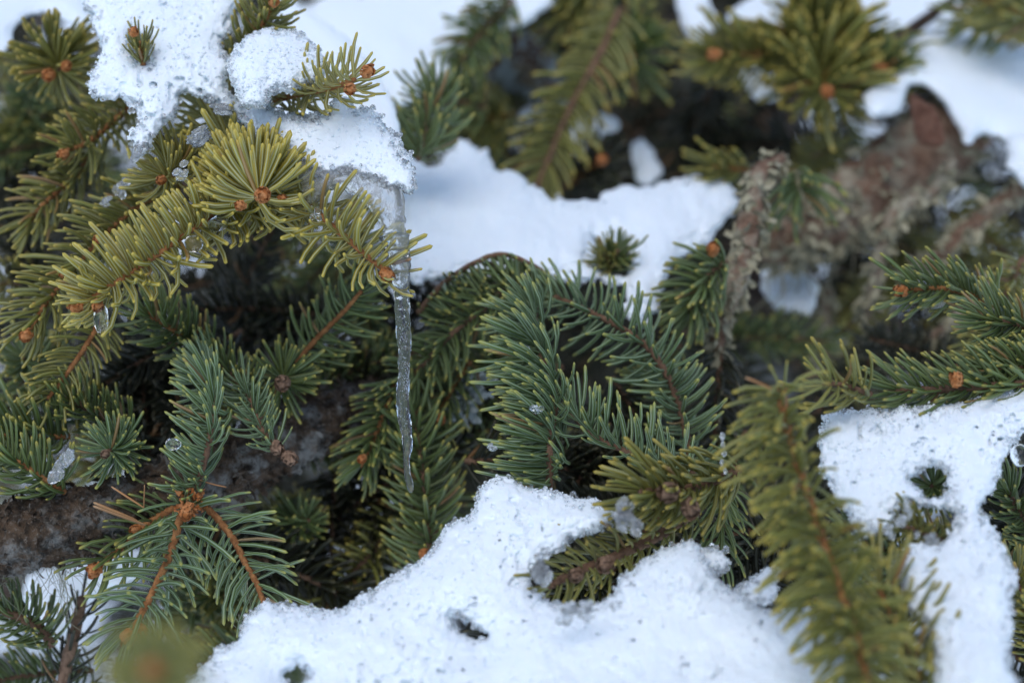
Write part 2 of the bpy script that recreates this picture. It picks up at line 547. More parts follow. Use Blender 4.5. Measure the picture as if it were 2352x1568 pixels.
def shoot(T, path, n, L, ang, sweep, m='green', indiv=True, ratio=0.043, stem=7, stem1=None, stemm='stem', tipang=25,
          jit=1.0, t0=0.0, t1=1.0, start=0.25, lenvar=0.15, keep=None, cap=290, stempart=True, nest=False):
    """one shoot of a twig; path in picture units, L and stem radius in picture units"""
    W = P(*np.array(path, float).T)
    Lm = float(np.linalg.norm(np.diff(W, axis=0), axis=1).sum())
    C = catmull(W, max(8, int(Lm / 0.0008)) if indiv else max(8, int(Lm / 0.002)))
    dm = D0 + float(np.mean([p[2] for p in path]))
    r = stem * K * dm
    STEMR[0] = r
    S = None
    if stempart:
        S = part('stem', stem_mesh(C, r, (stem1 or stem * 0.75) * K * dm, stemm, 10 if indiv else 8), T)
    it = shoot_items(C, int(n * 1.28), L * K * dm, ang, CV(*sweep), jit, tipang, t0, t1, start, lenvar, keep)
    if indiv:
        have = sum(1 for c in (T.children_recursive if nest else T.children) if c.name.startswith('needle'))
        room = max(0, cap - have)
        for bi, X in it[:room]: put_needle(S if nest and S else T, bi, X, ratio, m)
        it = it[room:]
    if it:
        X0 = np.array(T.location)
        me = joined_needles(it, ratio, m)
        part('needle_mass', me, T, kind='stuff')
    return C

def facing(at, ax, length):
    """straight path that ends at `at` and runs along camera-space axis ax; length in picture units"""
    p1 = np.array(at, float)
    a = unit(np.array(ax, float)) * length
    w0 = at[2] + a[2] * PXM
    p0 = (at[0] - a[0], at[1] + a[1], w0)
    pm = ((at[0] + p0[0]) / 2, (at[1] + p0[1]) / 2, (at[2] + p0[2]) / 2)
    return [p0, pm, tuple(p1)]

TW = 'twig'
def twig(label, path, n, L, ang, sweep, buds=(), group=None, **kw):
    T = thing('spruce_twig', label, TW, path[0], group)
    shoot(T, path, n, L, ang, sweep, **kw)
    for b in buds: put_bud(T, *b)
    return T

# ------------------------------------------------------------------ snow and ice bodies
def poly_sd(U, Vv, poly):
    """signed distance to polygon, positive inside"""
    poly = np.asarray(poly, float)
    A, B = poly, np.roll(poly, -1, 0)
    d2 = np.full(U.shape, 1e18); ins = np.zeros(U.shape, bool)
    for (ax, ay), (bx, by) in zip(A, B):
        ex, ey = bx - ax, by - ay
        t = np.clip(((U - ax) * ex + (Vv - ay) * ey) / (ex * ex + ey * ey + 1e-9), 0, 1)
        d2 = np.minimum(d2, (U - ax - t * ex) ** 2 + (Vv - ay - t * ey) ** 2)
        c = (ay > Vv) != (by > Vv)
        with np.errstate(divide='ignore', invalid='ignore'):
            ins ^= c & (U < (bx - ax) * (Vv - ay) / (by - ay + 1e-12) + ax)
    return np.where(ins, 1, -1) * np.sqrt(d2)

def smooth_poly(poly, k=5):
    p = np.asarray(poly, float)
    q = np.vstack([p[-1:], p, p[:2]])
    out = []
    for i in range(len(p)):
        a, b, c, d = q[i], q[i + 1], q[i + 2], q[i + 3]
        for f in np.arange(k) / k:
            out.append(0.5 * (2 * b + (c - a) * f + (2 * a - 5 * b + 4 * c - d) * f ** 2 + (3 * b - a - 3 * c + d) * f ** 3))
    return np.array(out)

def surface_nets(F, org, step):
    ins = F > 0
    nx, ny, nz = F.shape
    c = [(0, 0, 0), (1, 0, 0), (0, 1, 0), (1, 1, 0), (0, 0, 1), (1, 0, 1), (0, 1, 1), (1, 1, 1)]
    def sl(A, o): return A[o[0]:nx - 1 + o[0], o[1]:ny - 1 + o[1], o[2]:nz - 1 + o[2]]
    cnt = sum(sl(ins, o).astype(np.int8) for o in c)
    act = (cnt > 0) & (cnt < 8)
    ii = np.argwhere(act)
    pos = np.zeros((len(ii), 3)); num = np.zeros(len(ii))
    vals = [F[ii[:, 0] + o[0], ii[:, 1] + o[1], ii[:, 2] + o[2]] for o in c]
    for a in range(8):
        for b in range(a + 1, 8):
            oa, ob = np.array(c[a]), np.array(c[b])
            if abs(oa - ob).sum() != 1: continue
            fa, fb = vals[a], vals[b]
            x = (fa > 0) != (fb > 0)
            t = np.where(x, fa / (fa - fb + 1e-12), 0)
            pos += x[:, None] * (oa + t[:, None] * (ob - oa)); num += x
    pos = ii + pos / num[:, None]
    idx = np.full(act.shape, -1, np.int64); idx[tuple(ii.T)] = np.arange(len(ii))
    quads = []
    for ax in range(3):
        s0 = [slice(1, -1)] * 3; s1 = [slice(1, -1)] * 3
        s0[ax] = slice(0, -1); s1[ax] = slice(1, None)
        A, B = ins[tuple(s0)], ins[tuple(s1)]
        e = np.argwhere(A != B)
        flip = A[tuple(e.T)]
        off = np.array([1, 1, 1]); off[ax] = 0
        e = e + off
        b_, c_ = [k for k in range(3) if k != ax]
        db = np.zeros(3, int); db[b_] = 1
        dc = np.zeros(3, int); dc[c_] = 1
        q = np.stack([idx[tuple((e - db - dc).T)], idx[tuple((e - dc).T)], idx[tuple(e.T)], idx[tuple((e - db).T)]], -1)
        if ax == 1: flip = ~flip
        q = np.where(flip[:, None], q, q[:, ::-1])
        quads.append(q)
    return org + pos * step, np.vstack(quads)

def body(poly, ctl, R, step=6, holes=(), edge=14, lump=0.25, grain=5, pits=0.0, seed=0, back=0.6, soft=None, gscale=9.0):
    """snow/ice body with the outline `poly`; ctl = [(u,v,w)...] its depth, R = half thickness; all in picture units"""
    po = smooth_poly(poly, 4)
    u0, v0 = po.min(0) - 30; u1, v1 = po.max(0) + 30
    us = np.arange(u0, u1, step); vs = np.arange(v0, v1, step)
    U, Vv = np.meshgrid(us, vs, indexing='ij')
    d = poly_sd(U, Vv, po)
    for h in holes: d = np.minimum(d, -poly_sd(U, Vv, smooth_poly(h, 4)))
    p2 = np.stack([U.ravel(), Vv.ravel(), np.full(U.size, seed * 7.7)], -1)
    d = d + edge * fbm(p2 / np.array([38, 38, 1]), 3, seed + 1).reshape(U.shape)
    d = d + edge * .45 * vnoise(p2 / np.array([11, 11, 1]), seed + 3).reshape(U.shape)
    soft = soft or R
    q = np.clip(d / soft, 0, 1)
    t = np.where(d > 0, R * np.sqrt(1 - (1 - q) ** 2), d)
    t = t * np.where(d > 0, 1 + lump * fbm(p2 / np.array([95, 95, 1]), 3, seed + 5).reshape(U.shape), 1)
    A = np.array([[1, a, b] for a, b, _ in ctl]); z = np.array([c for *_, c in ctl])
    co = np.linalg.lstsq(A, z, rcond=None)[0]
    w0 = lambda a, b: co[0] + co[1] * a + co[2] * b
    ss = np.arange(-R * 1.7 - 20, R * 1.7 * back + 20, step)
    S = ss[None, None, :]
    shift = (R * 0.3 * fbm(p2 / np.array([150, 150, 1]), 2, seed + 9).reshape(U.shape))[:, :, None]
    s2 = S - shift
    F = t[:, :, None] - np.where(s2 < 0, -s2, s2 / back)
    band = np.abs(F) < grain * 2.2 + pits + 2
    ii = np.argwhere(band)
    pp = np.stack([us[ii[:, 0]], vs[ii[:, 1]], ss[ii[:, 2]]], -1)
    n = grain * (0.6 * vnoise(pp / gscale, seed + 20) + 0.62 * vnoise(pp / (gscale * 2.6), seed + 21)) * (1 + .8 * vnoise(pp / 90., seed + 23))
    if pits:
        n = n - pits * np.clip(vnoise(pp / 14.0, seed + 30) * (0.68 + .75 * vnoise(pp / 110., seed + 31)) - 0.27, 0, 1) * 2.6
    F[tuple(ii.T)] += n
    F[0] = F[-1] = -5; F[:, 0] = F[:, -1] = -5; F[:, :, 0] = F[:, :, -1] = -5
    X, Q = surface_nets(F, np.array([us[0], vs[0], ss[0]]), step)
    w = w0(X[:, 0], X[:, 1])
    gi = np.clip(((X[:, 0] - us[0]) / step).astype(int), 0, len(us) - 1); gj = np.clip(((X[:, 1] - vs[0]) / step).astype(int), 0, len(vs) - 1)
    EDGE[0] = (d[gi, gj], X)
    return P(X[:, 0], X[:, 1], w + X[:, 2] * PXM), Q
EDGE = [None]

def grains(V, n, r0, r1, rs, squash=0.8):
    """small ice grains sitting on surface points V"""
    k = rs.integers(0, len(V), n)
    r = r0 + (r1 - r0) * rs.random(n) ** 2
    B, F = ICO0
    nv = len(B)
    off = rs.normal(size=(n, 3)) * r[:, None] * 0.6
    jit = 1 + 0.25 * rs.normal(size=(n, nv, 1))
    W = V[k][:, None] + off[:, None] + B[None] * jit * r[:, None, None]
    return W.reshape(-1, 3), (F[None] + (np.arange(n) * nv)[:, None, None]).reshape(-1, 3)

def snow(label, poly, ctl, R, gr=0, grr=(0.00022, 0.0006), edge_only=True, icefrac=0.2, cat='snow', group=None, **kw):
    V, Q = body(poly, ctl, R, **kw)
    c = V.mean(0)
    T = bpy.data.objects.new('snow_patch', None); COL.objects.link(T)
    T.location = c; T.empty_display_size = 0.01
    T['label'] = label; T['category'] = cat
    if group: T['group'] = group
    part('snow_body', build('snow_body', V, Q, mat=M['snow']), T)
    if gr:
        rs = np.random.default_rng(kw.get('seed', 0) + 100)
        k = int(gr * (1 - icefrac))
        ed, X = EDGE[0]
        cl = vnoise(X / 70., kw.get('seed', 0) + 60)
        A = V[(cl + .5 * rs.normal(size=len(V))) > .15]
        W, F = grains(A, k, *grr, rs)
        part('snow_grain', build('snow_grain', W, None, F, mat=M['snow'], smooth=True), T, kind='stuff')
        E = V[(ed < 16 + 14 * cl) & (X[:, 2] < 25)]
        if len(E) > 50:
            W, F = grains(E, gr - k, grr[0] * 1.5, grr[1] * 1.9, rs)
            part('ice_grain', build('ice_grain', W, None, F, mat=M['meltice'], smooth=True), T, kind='stuff')
    return T

def ice_blob(label, at, size, seed, rot=0.0, m='meltice', amp=0.3, freq=1.6, name='ice_bead', group=None, sub=ICO3, flat=0.6):
    """irregular lump of ice; size = half axes in picture units (across, along)"""
    B, F = sub
    rs = np.random.default_rng(seed + 500)
    parts = []
    lobes = 1 if amp < .25 else 5
    for l in range(lobes):
        d = 1 + amp * fbm(B * freq * 1.25 + seed * 3.1 + l * 9, 4, seed + l) + amp * .35 * vnoise(B * freq * 4 + seed, seed + 3 + l)
        if lobes == 1:
            W = B * d[:, None] * np.array([size[0], size[1], min(size) * flat])
        else:
            f = rs.uniform(.38, .62)
            o = np.array([rs.uniform(-.6, .6) * size[0], (l / 2. - 1) * .7 * size[1] + rs.normal() * .1 * size[1], rs.uniform(-.3, .3) * min(size)])
            W = B * d[:, None] * (f * np.array([size[0], min(size[1], size[0] * 1.6), min(size) * .9])) + o
        parts.append((W, None, F))
    W, _, F = merge(parts)
    c, s = math.cos(rot), math.sin(rot)
    x, y, z = W[:, 0] * c - W[:, 1] * s, W[:, 0] * s + W[:, 1] * c, W[:, 2]
    k = K * (D0 + at[2])
    X = P1(at) + (x[:, None] * RT + y[:, None] * UP - z[:, None] * FW) * k
    return solo(name, build(name, X, None, F, mat=M[m]), label, 'ice', group)

# ------------------------------------------------------------------ limbs
def limb_mesh(path, radii, m, sides=48, amp=0.18, freq=160, seed=0, step=0.0012, ridge=0.0):
    W = P(*np.array(path, float).T)
    Lm = float(np.linalg.norm(np.diff(W, axis=0), axis=1).sum())
    n = int(Lm / step)
    C = catmull(W, n)
    rad = np.array([r * K * (D0 + p[2]) for r, p in zip(radii, path)])
    r = np.interp(np.linspace(0, len(path) - 1, n), np.arange(len(path)), rad)
    Tn, Nn, Bn = frames(C)
    a = np.linspace(0, 2 * np.pi, sides, endpoint=False)
    base = C[:, None] + r[:, None, None] * (np.cos(a)[None, :, None] * Nn[:, None] + np.sin(a)[None, :, None] * Bn[:, None])
    b = base.reshape(-1, 3)
    nz = 0.55 * fbm(b * freq, 4, seed) + 0.45 * (0.5 - np.abs(fbm(b * freq * 0.55, 3, seed + 9))) * 2 * 0.8
    pl = vnoise(b * freq * 0.9, seed + 14)
    nz = nz + 0.35 * np.sign(pl) * np.minimum(1, np.abs(pl) * 6) + 0.4 * vnoise(b * freq * 3.1, seed + 17) + 0.25 * vnoise(b * freq * 6.3, seed + 18)
    R = r[:, None] * (1 + amp * nz.reshape(n, sides))
    V, q, t = tube(C, R, sides)
    return build('limb', V, q, t, mat=M[m]), C, r

def flakes(C, r, n, size, seed, hang=0.3, out=1.0, curl=0.6, up=None):
    """small curled lichen scales around a limb"""
    rs = np.random.default_rng(seed)
    Tn, Nn, Bn = frames(C)
    parts = []
    g = np.linspace(-1, 1, 4)
    gx, gy = np.meshgrid(g, g, indexing='ij')
    q = np.array([(i * 4 + j, i * 4 + j + 1, (i + 1) * 4 + j + 1, (i + 1) * 4 + j) for i in range(3) for j in range(3)])
    for _ in range(n):
        k = rs.integers(0, len(C)); th = rs.random() * 6.283
        rr = math.cos(th) * Nn[k] + math.sin(th) * Bn[k]
        p = C[k] + rr * r[k] * (out + rs.random() * 0.25)
        d = unit(rr * 0.7 + rs.normal(size=3) * 0.6 + np.array([0, 0, -hang]))
        s = unit(np.cross(d, rs.normal(size=3))); nn = np.cross(d, s)
        sz = size * (0.5 + rs.random())
        w = 1 - 0.45 * ((gx + 1) / 2) + 0.25 * rs.normal(size=gx.shape)
        z = curl * (gx ** 2 * 0.5 + gy ** 2 * 0.6) + 0.25 * rs.normal(size=gx.shape)
        v = p + sz * (((gx + 1) * 0.8)[..., None] * d + (gy * w * 0.5)[..., None] * s + (z * 0.4)[..., None] * nn)
        parts.append((v.reshape(-1, 3), q, None))
    return merge(parts)

def limb(label, path, radii, m, nfl=0, fsize=0.004, flm='lichen', hang=0.3, name='spruce_limb', pname='bark', cat='branch', group=None, **kw):
    T = thing(name, label, cat, path[0], group)
    me, C, r = limb_mesh(path, radii, m, **kw)
    part(pname, me, T)
    if nfl:
        V, Q, _ = flakes(C, r, int(nfl * .55), fsize * .75, kw.get('seed', 0) + 50, hang)
        part('lichen', build('lichen', V, Q, mat=M[flm]), T, kind='stuff')
    return T, C, r

def strands(pts, n, length, seed, m='beard', rad=0.00013, spread=0.004, curly=0.5, drift=(0, 0, -1)):
    """thin hanging lichen hairs from world points"""
    rs = np.random.default_rng(seed)
    parts = []
    for _ in range(n):
        p = pts[rs.integers(0, len(pts))] + rs.normal(size=3) * spread
        L = length * (0.3 + 0.9 * rs.random() ** 1.5)
        k = 16
        d = unit(np.array(drift) + rs.normal(size=3) * 0.35)
        c = [p]
        wob = rs.normal(size=3)
        for i in range(k):
            wob = wob * 0.7 + rs.normal(size=3) * 0.6
            d = unit(d + wob * curly * 0.35 + np.array(drift) * 0.18)
            c.append(c[-1] + d * L / k)
        parts.append(tube(np.array(c), np.linspace(rad, rad * 0.5, k + 1), 3))
    V, Q, T = merge(parts)
    return build('strands', V, Q, T, mat=M[m])

def node(T, at, r, n, m='bud', size=0.0016, seed=0):
    """ragged ring of papery bud scales round a fork; r in picture units"""
    p = P1(at); k = r * K * (D0 + at[2])
    C = p + np.linspace(-.7, .7, 8)[:, None] * k * UP
    V, Q, _ = flakes(C, np.full(8, k), n, size, seed, 0.0, .75, .5)
    part('bud_scale', build('bud_scale', V, Q, mat=M[m], smooth=False), T, kind='stuff')
# ------------------------------------------------------------------ the setting
def ground():
    n = 160
    g = np.sign(np.linspace(-1, 1, n)) * np.abs(np.linspace(-1, 1, n)) ** 3 * 200
    X, Y = np.meshgrid(g, g, indexing='ij')
    p = np.stack([X.ravel(), Y.ravel(), 0 * X.ravel()], -1)
    Z = 0.10 * fbm(p * 0.9, 3, 2) * np.minimum(1, 1) + 0.6 * fbm(p * 0.03, 2, 5) - 0.05
    Z = Z - Z[np.argmin((p[:, 0]) ** 2 + (p[:, 1] - 0.8) ** 2)] + 0.12
    V = np.column_stack([p[:, :2], Z])
    i, j = np.meshgrid(np.arange(n - 1), np.arange(n - 1), indexing='ij')
    q = np.stack([i * n + j, (i + 1) * n + j, (i + 1) * n + j + 1, i * n + j + 1], -1).reshape(-1, 4)
    o = bpy.data.objects.new('ground', build('ground', V, q, mat=M['groundsnow'])); COL.objects.link(o)
    o['kind'] = 'structure'
ground()

# trunk of the tree and boughs deep inside it, behind everything
limb('dark brown spruce trunk standing upright deep behind the branches', [(1500, 4200, .62), (1480, 1500, .60), (1450, 200, .62), (1420, -2600, .7)],
     [520, 470, 430, 330], 'barkdark', name='spruce_tree', pname='trunk', cat='tree', sides=64, amp=0.10, freq=40, seed=3, step=0.006)
INNER = [([(1450, 900, .55), (900, 1000, .40), (300, 1250, .30), (-300, 1500, .25)], [70, 60, 45, 30], 'dark bare bough crossing low behind the thick grey limb'),
         ([(1450, 250, .58), (1000, 300, .45), (500, 420, .36), (-200, 600, .32)], [60, 50, 40, 25], 'dark bare bough running behind the arching olive branch'),
         ([(1500, 500, .55), (1900, 700, .42), (2300, 900, .32), (2700, 1050, .25)], [70, 60, 50, 40], 'dark bare bough behind the lichen limb and its hollow'),
         ([(1480, 1100, .56), (1300, 1250, .40), (1100, 1500, .25), (900, 1900, .15)], [60, 50, 40, 30], 'dark bare bough low behind the hanging ice')]
for k, (pth, rad, lab) in enumerate(INNER):
    limb(lab, pth, rad, 'barkdark', name='spruce_bough', sides=24, amp=0.12, freq=80, seed=20 + k, step=0.004)

# inner mass of the crown: uncountable shaded needles far behind the sharp branches
def inner_mass():
    items = []
    ncl = 430
    for _ in range(ncl):
        a = (rng.uniform(-900, 3200), rng.uniform(-700, 2300), rng.uniform(0.42, 0.80))
        ax = unit(CV(rng.normal() * .7, rng.normal() * 0.4 - 0.35, rng.normal() * 0.4 + 0.5))
        p = P1(a)
        C = p + np.linspace(0, 0.075, 10)[:, None] * ax + np.linspace(0, 1, 10)[:, None] ** 2 * np.array([0, 0, -0.015])
        items += shoot_items(C, 62, 0.017, 55, CV(0, .3, .1), lenvar=.2)
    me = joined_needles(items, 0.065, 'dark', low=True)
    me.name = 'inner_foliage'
    o = bpy.data.objects.new('inner_foliage', me); COL.objects.link(o)
    o['kind'] = 'stuff'; o['label'] = 'shaded mass of dark spruce needles deep inside the tree'; o['category'] = 'foliage'
inner_mass()

# copies of a few twig prototypes fill the middle distance
def proto(m, L, n0, sweep, bend, stemm, ratio=0.05):
    C = np.column_stack([np.linspace(0, 1, 30) ** 2 * bend, 0 * np.linspace(0, 1, 30), np.linspace(0, 0.075, 30)])
    STEMR[0] = 0.0011
    it = shoot_items(C, int(n0 * 1.25), L, 58, np.array(sweep), lenvar=.15, tipang=25)
    return joined_needles(it, ratio, m), stem_mesh(C, 0.0014, 0.0009, stemm, 6)
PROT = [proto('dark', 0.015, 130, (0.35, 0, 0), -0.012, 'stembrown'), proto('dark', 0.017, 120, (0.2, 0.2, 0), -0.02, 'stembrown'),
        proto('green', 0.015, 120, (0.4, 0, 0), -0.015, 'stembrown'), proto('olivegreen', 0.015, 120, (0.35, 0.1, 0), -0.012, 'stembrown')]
def filler(a, ax, k, label, group, s=1.0):
    nm, st = PROT[k]
    T = thing('spruce_twig', label, TW, a, group)
    T.location = Vector(P1(a) - unit(CV(*ax)) * 0.0375 * s)
    q = Vector(CV(*ax)).to_track_quat('Z', 'X')
    # turn the twig so that its needles sweep upward
    X = q.to_matrix().to_4x4()
    lx = X.to_3x3() @ Vector((1, 0, 0)); ly = X.to_3x3() @ Vector((0, 1, 0))
    X = X @ Matrix.Rotation(math.atan2(ly.z, lx.z), 4, 'Z') @ Matrix.Scale(s, 4)
    for me, nme, kd in ((nm, 'needle_mass', 'stuff'), (st, 'stem', None)):
        o = bpy.data.objects.new(nme, me); COL.objects.link(o); o.parent = T; o.matrix_basis = X
        if kd: o['kind'] = kd
LAB = ['dark shaded spruce twig in the blurred depth of the tree', 'dark shaded spruce twig in the blurred depth of the tree',
       'dull green spruce twig blurred behind the front branches', 'olive spruce twig blurred behind the front branches']
nf = 0
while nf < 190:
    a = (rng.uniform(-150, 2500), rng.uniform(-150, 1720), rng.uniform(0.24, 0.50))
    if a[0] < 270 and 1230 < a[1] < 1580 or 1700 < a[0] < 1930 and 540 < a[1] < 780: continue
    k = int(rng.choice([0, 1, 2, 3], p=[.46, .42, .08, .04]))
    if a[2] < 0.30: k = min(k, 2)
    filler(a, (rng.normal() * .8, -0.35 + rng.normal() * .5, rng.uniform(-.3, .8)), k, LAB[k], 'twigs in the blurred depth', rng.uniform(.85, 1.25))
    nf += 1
# shaded twigs closer in, hanging in the gaps between the sharp branches
GAP = [(390, 850, .10), (400, 880, .085), (760, 820, .11), (880, 1100, .10), (870, 1060, .11), (860, 790, .12), (40, 880, .10), (330, 860, .11), (800, 840, .10), (1320, 1110, .055), (1290, 1060, .06), (1360, 1050, .065), (1340, 1150, .04), (20, 440, .17), (60, 480, .16), (120, 300, .18), (-20, 420, .2), (330, 1010, .09), (390, 1060, .10), (360, 980, .11), (420, 1010, .12), (740, 900, .12), (800, 870, .13), (600, 600, .17), (680, 580, .18), (560, 690, .18), (480, 640, .17), (620, 660, .2), (700, 690, .2), (520, 590, .2), (880, 760, .14), (1000, 680, .14), (850, 700, .16), (560, 640, .13), (640, 700, .12), (720, 620, .15), (560, 760, .12), (660, 1180, .10), (760, 1240, .10), (820, 1290, .09), (700, 1310, .09), (780, 1180, .12),
       (250, 860, .08), (330, 900, .09), (60, 560, .13), (30, 640, .12), (50, 250, .16), (30, 330, .16), (180, 240, .16), (100, 840, .10), (600, 1260, .08), (860, 1180, .10),
       (1080, 860, .11), (1130, 930, .10), (1060, 980, .10), (1110, 800, .12), (1400, 1010, .08), (1500, 1010, .08), (1440, 900, .09), (1640, 1000, .10), (1650, 1150, .08),
       (1680, 1240, .05), (1720, 1330, .04), (1580, 1230, .03), (1440, 1240, .03), (1300, 1330, .02), (1400, 1320, .02), (2340, 1150, .04), (2330, 1300, .04),
       (2260, 780, .10), (2330, 1480, .04), (2200, 1270, .04), (2120, 1290, .05), (2050, 1350, .05), (1340, 250, .27), (1180, 200, .26), (1080, 300, .22), (1150, 350, .24),
       (1500, 250, .28), (1560, 330, .26), (1620, 250, .28), (1700, 300, .26), (1500, 170, .3), (1600, 480, .24), (1250, 330, .26), (1040, 200, .24), (980, 300, .2),
       (1300, 60, .3), (1200, 130, .28), (1940, 250, .26), (1800, 320, .25), (1870, 360, .24), (2050, 620, .22), (2120, 700, .22), (1980, 760, .22), (2200, 640, .22),
       (1720, 760, .18), (1700, 850, .18), (1960, 850, .16), (2130, 800, .14), (2300, 560, .2), (480, 1500, .06), (540, 1440, .08), (30, 1540, .06), (420, 1380, .10)]
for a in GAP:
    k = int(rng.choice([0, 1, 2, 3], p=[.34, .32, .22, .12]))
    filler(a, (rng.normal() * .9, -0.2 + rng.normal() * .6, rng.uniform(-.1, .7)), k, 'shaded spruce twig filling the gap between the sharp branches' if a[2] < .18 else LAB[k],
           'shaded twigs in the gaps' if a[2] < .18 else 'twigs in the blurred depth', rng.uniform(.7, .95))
# ------------------------------------------------------------------ sharp branches in front
# arching olive branch that carries the long icicle
T = thing('spruce_branch', 'arching olive spruce branch with orange buds under melting snow, carrying the long icicle', 'branch', (560, 440, .03))
shoot(T, facing((594, 452, -.004), (.06, -.2, .95), 170), 255, 136, 80, (0, .9, .05), m='olive', ratio=.043, stem=8, tipang=68, start=.22, lenvar=.1, nest=True, keep=lambda r, t: np.dot(r, UP) > -.55 or rng.random() < .35)
shoot(T, [(640, 440, .03), (555, 470, .016), (470, 508, .006), (390, 565, .002), (310, 620, 0), (245, 662, -.003), (203, 690, -.005)], 225, 108, 78, (-.15, .85, .2), m='olive', ratio=.047, stem=8, jit=.75, cap=292, nest=True)
shoot(T, facing((192, 694, -.004), (-.6, -.35, .7), 40), 16, 74, 70, (-.1, -.1, .1), m='olive', stem=6, tipang=60, jit=1.4, cap=300, nest=True)
shoot(T, [(630, 430, .02), (700, 465, .008), (755, 512, .003), (812, 562, 0), (858, 602, -.002), (884, 620, -.004)], 112, 110, 84, (.3, .8, .15), m='olive', ratio=.046, stem=8, tipang=35, jit=.65, cap=300, nest=True)
shoot(T, [(470, 215, .085), (510, 290, .06), (555, 370, .035), (590, 440, .012)], 110, 125, 75, (0.0, .85, .1), m='olive', stem=8, cap=300, nest=True)
put_bud(T, (600, 452, -.010), (.25, .15, .9), 46); put_bud(T, (560, 470, -.008), (-.6, -.2, .7), 40); put_bud(T, (640, 458, .0), (.9, .1, .4), 30)
put_bud(T, (186, 702, -.008), (-.8, -.3, .6), 48); put_bud(T, (224, 694, -.009), (.1, -.6, .6), 42)
put_bud(T, (880, 620, -.006), (.5, -.6, .2), 40)
bi, X = needle_xf(P1((890, 604, -.004)), CV(.95, -.05, .1), CV(.9, .35, .2), 58 * PXM); put_needle(T, bi, X, 0.075, 'dead')

twig('olive twig tip with two orange buds beside the round snow lump, pointing out', [(610, 235, .05), (700, 215, .03), (770, 200, .012), (815, 182, .002)], 95, 88, 62, (.1, .75, .1),
     [((838, 168, -.004), (.5, .2, .8), 42), ((806, 202, -.004), (-.1, -.3, .9), 38)], m='olive', tipang=66)
twig('olive twig rising behind the round snow lump with a bud at its top', [(545, 170, .06), (580, 100, .05), (610, 45, .045), (628, 10, .04)], 85, 88, 58, (.1, .45, .2),
     [((628, 10, .034), (.2, .5, .7), 44)], m='olivegreen')
twig('olive twig just behind the arch, a single orange bud facing out', facing((376, 408, .028), (-.35, -.3, .75), 120), 85, 100, 62, (-.1, .85, .05), [((374, 412, .022), (-.2, -.2, .9), 34)], m='olive')
twig('olive green twig slanting down beside dark gap, one round orange bud on it', [(330, 225, .09), (270, 270, .08), (205, 325, .07), (155, 345, .062)], 85, 85, 58, (-.1, .35, .35),
     [((150, 352, .055), (-.3, -.3, .8), 36)], m='olivegreen')
twig('olive green twig hanging below the single-bud twig at the dark gap', [(215, 330, .085), (190, 385, .08), (150, 425, .075), (95, 475, .07), (60, 520, .068)], 85, 88, 52, (-.25, -.05, .2), m='olivegreen')
twig('olive green twig hanging behind the arch with orange nodes along its stem', [(400, 430, .055), (310, 480, .05), (230, 550, .045), (150, 640, .04), (100, 705, .035), (70, 755, .032)], 150, 100, 60, (-.3, .15, .2),
     [((230, 550, .035), (-.3, 0, .9), 30), ((150, 630, .03), (-.3, 0, .9), 32), ((68, 762, .028), (-.5, -.6, .5), 40)], m='olivegreen')
twig('olive twig drooping below the small ice drop, needles combed to both sides', [(240, 720, .04), (200, 790, .034), (152, 860, .03), (110, 915, .027)], 95, 92, 52, (.05, -.05, .25), m='olivegreen', keep=lambda r, t: abs(np.dot(r, FW)) < .75)
twig('dull green twig tip with two orange buds in front of the corner snow', facing((135, 160, .085), (.1, -.35, .8), 130), 95, 105, 66, (0, .55, .1),
     [((118, 172, .078), (-.3, -.2, .9), 38), ((150, 155, .078), (.3, .1, .9), 38)], m='olivegreen', indiv=False, stemm='stembrown')
twig('green twig behind the arch, rust stem leaning up toward the snow', [(480, 815, .05), (430, 780, .046), (385, 750, .04), (330, 715, .036)], 85, 92, 55, (.05, .35, .2), m='green')
twig('green twig with a rust orange stem slanting up under the icicle branch', [(680, 830, .06), (735, 770, .055), (790, 715, .05), (830, 668, .047)], 90, 90, 60, (0, .05, .35), m='green', keep=lambda r, t: np.dot(r, -FW) < .55)
twig('green twig end with a withered brown bud at its centre', facing((650, 872, .042), (0, -.15, .9), 70), 60, 88, 72, (0, .35, 0), [((650, 876, .036), (0, -.2, .95), 50, 'oldbud')], m='green', stemm='stembrown')

# blue-green forked branch low down
T = thing('spruce_branch', 'blue-green forked spruce branch, one shoot upright and two hanging from a scaly orange node', 'branch', (440, 1150, .01))
shoot(T, [(440, 1150, .01), (465, 1075, .004), (485, 985, .004), (490, 905, .012), (472, 835, .03)], 185, 92, 68, (-.5, .35, .3), m='blue', stem=8, stemm='stembrown', nest=True, keep=lambda r, t: np.dot(r, RT) < .75)
shoot(T, [(425, 1155, .006), (405, 1225, -.004), (383, 1290, -.010), (345, 1370, -.018), (303, 1450, -.024)], 74, 128, 66, (0, -.05, .2), m='blue', ratio=0.036, stem=10, jit=1.5, nest=True)
shoot(T, [(470, 1160, .008), (525, 1220, .004), (560, 1285, .002), (590, 1340, 0), (606, 1385, -.002)], 62, 128, 56, (.05, 0, .05), m='blue', ratio=0.033, stem=9, jit=1.1, nest=True, keep=lambda r, t: abs(np.dot(r, FW)) < .8)
node(T, (440, 1150, .0), 24, 80, 'bud', .0013, 3); node(T, (430, 1172, -.004), 16, 40, 'bud', .0012, 4)
for a, ax, s in [((430, 1168, -.006), (-.1, -.6, .7), 44), ((300, 1452, -.026), (-.3, -.6, .6), 56), ((320, 1440, -.022), (.3, -.3, .6), 40)]:
    put_bud(T, a, ax, s)
shoot(T, facing((298, 1462, -.024), (-.35, -.85, .3), 40), 13, 128, 40, (-.1, -.15, .1), m='blue', ratio=0.034, stem=6, stempart=False, jit=1.3)
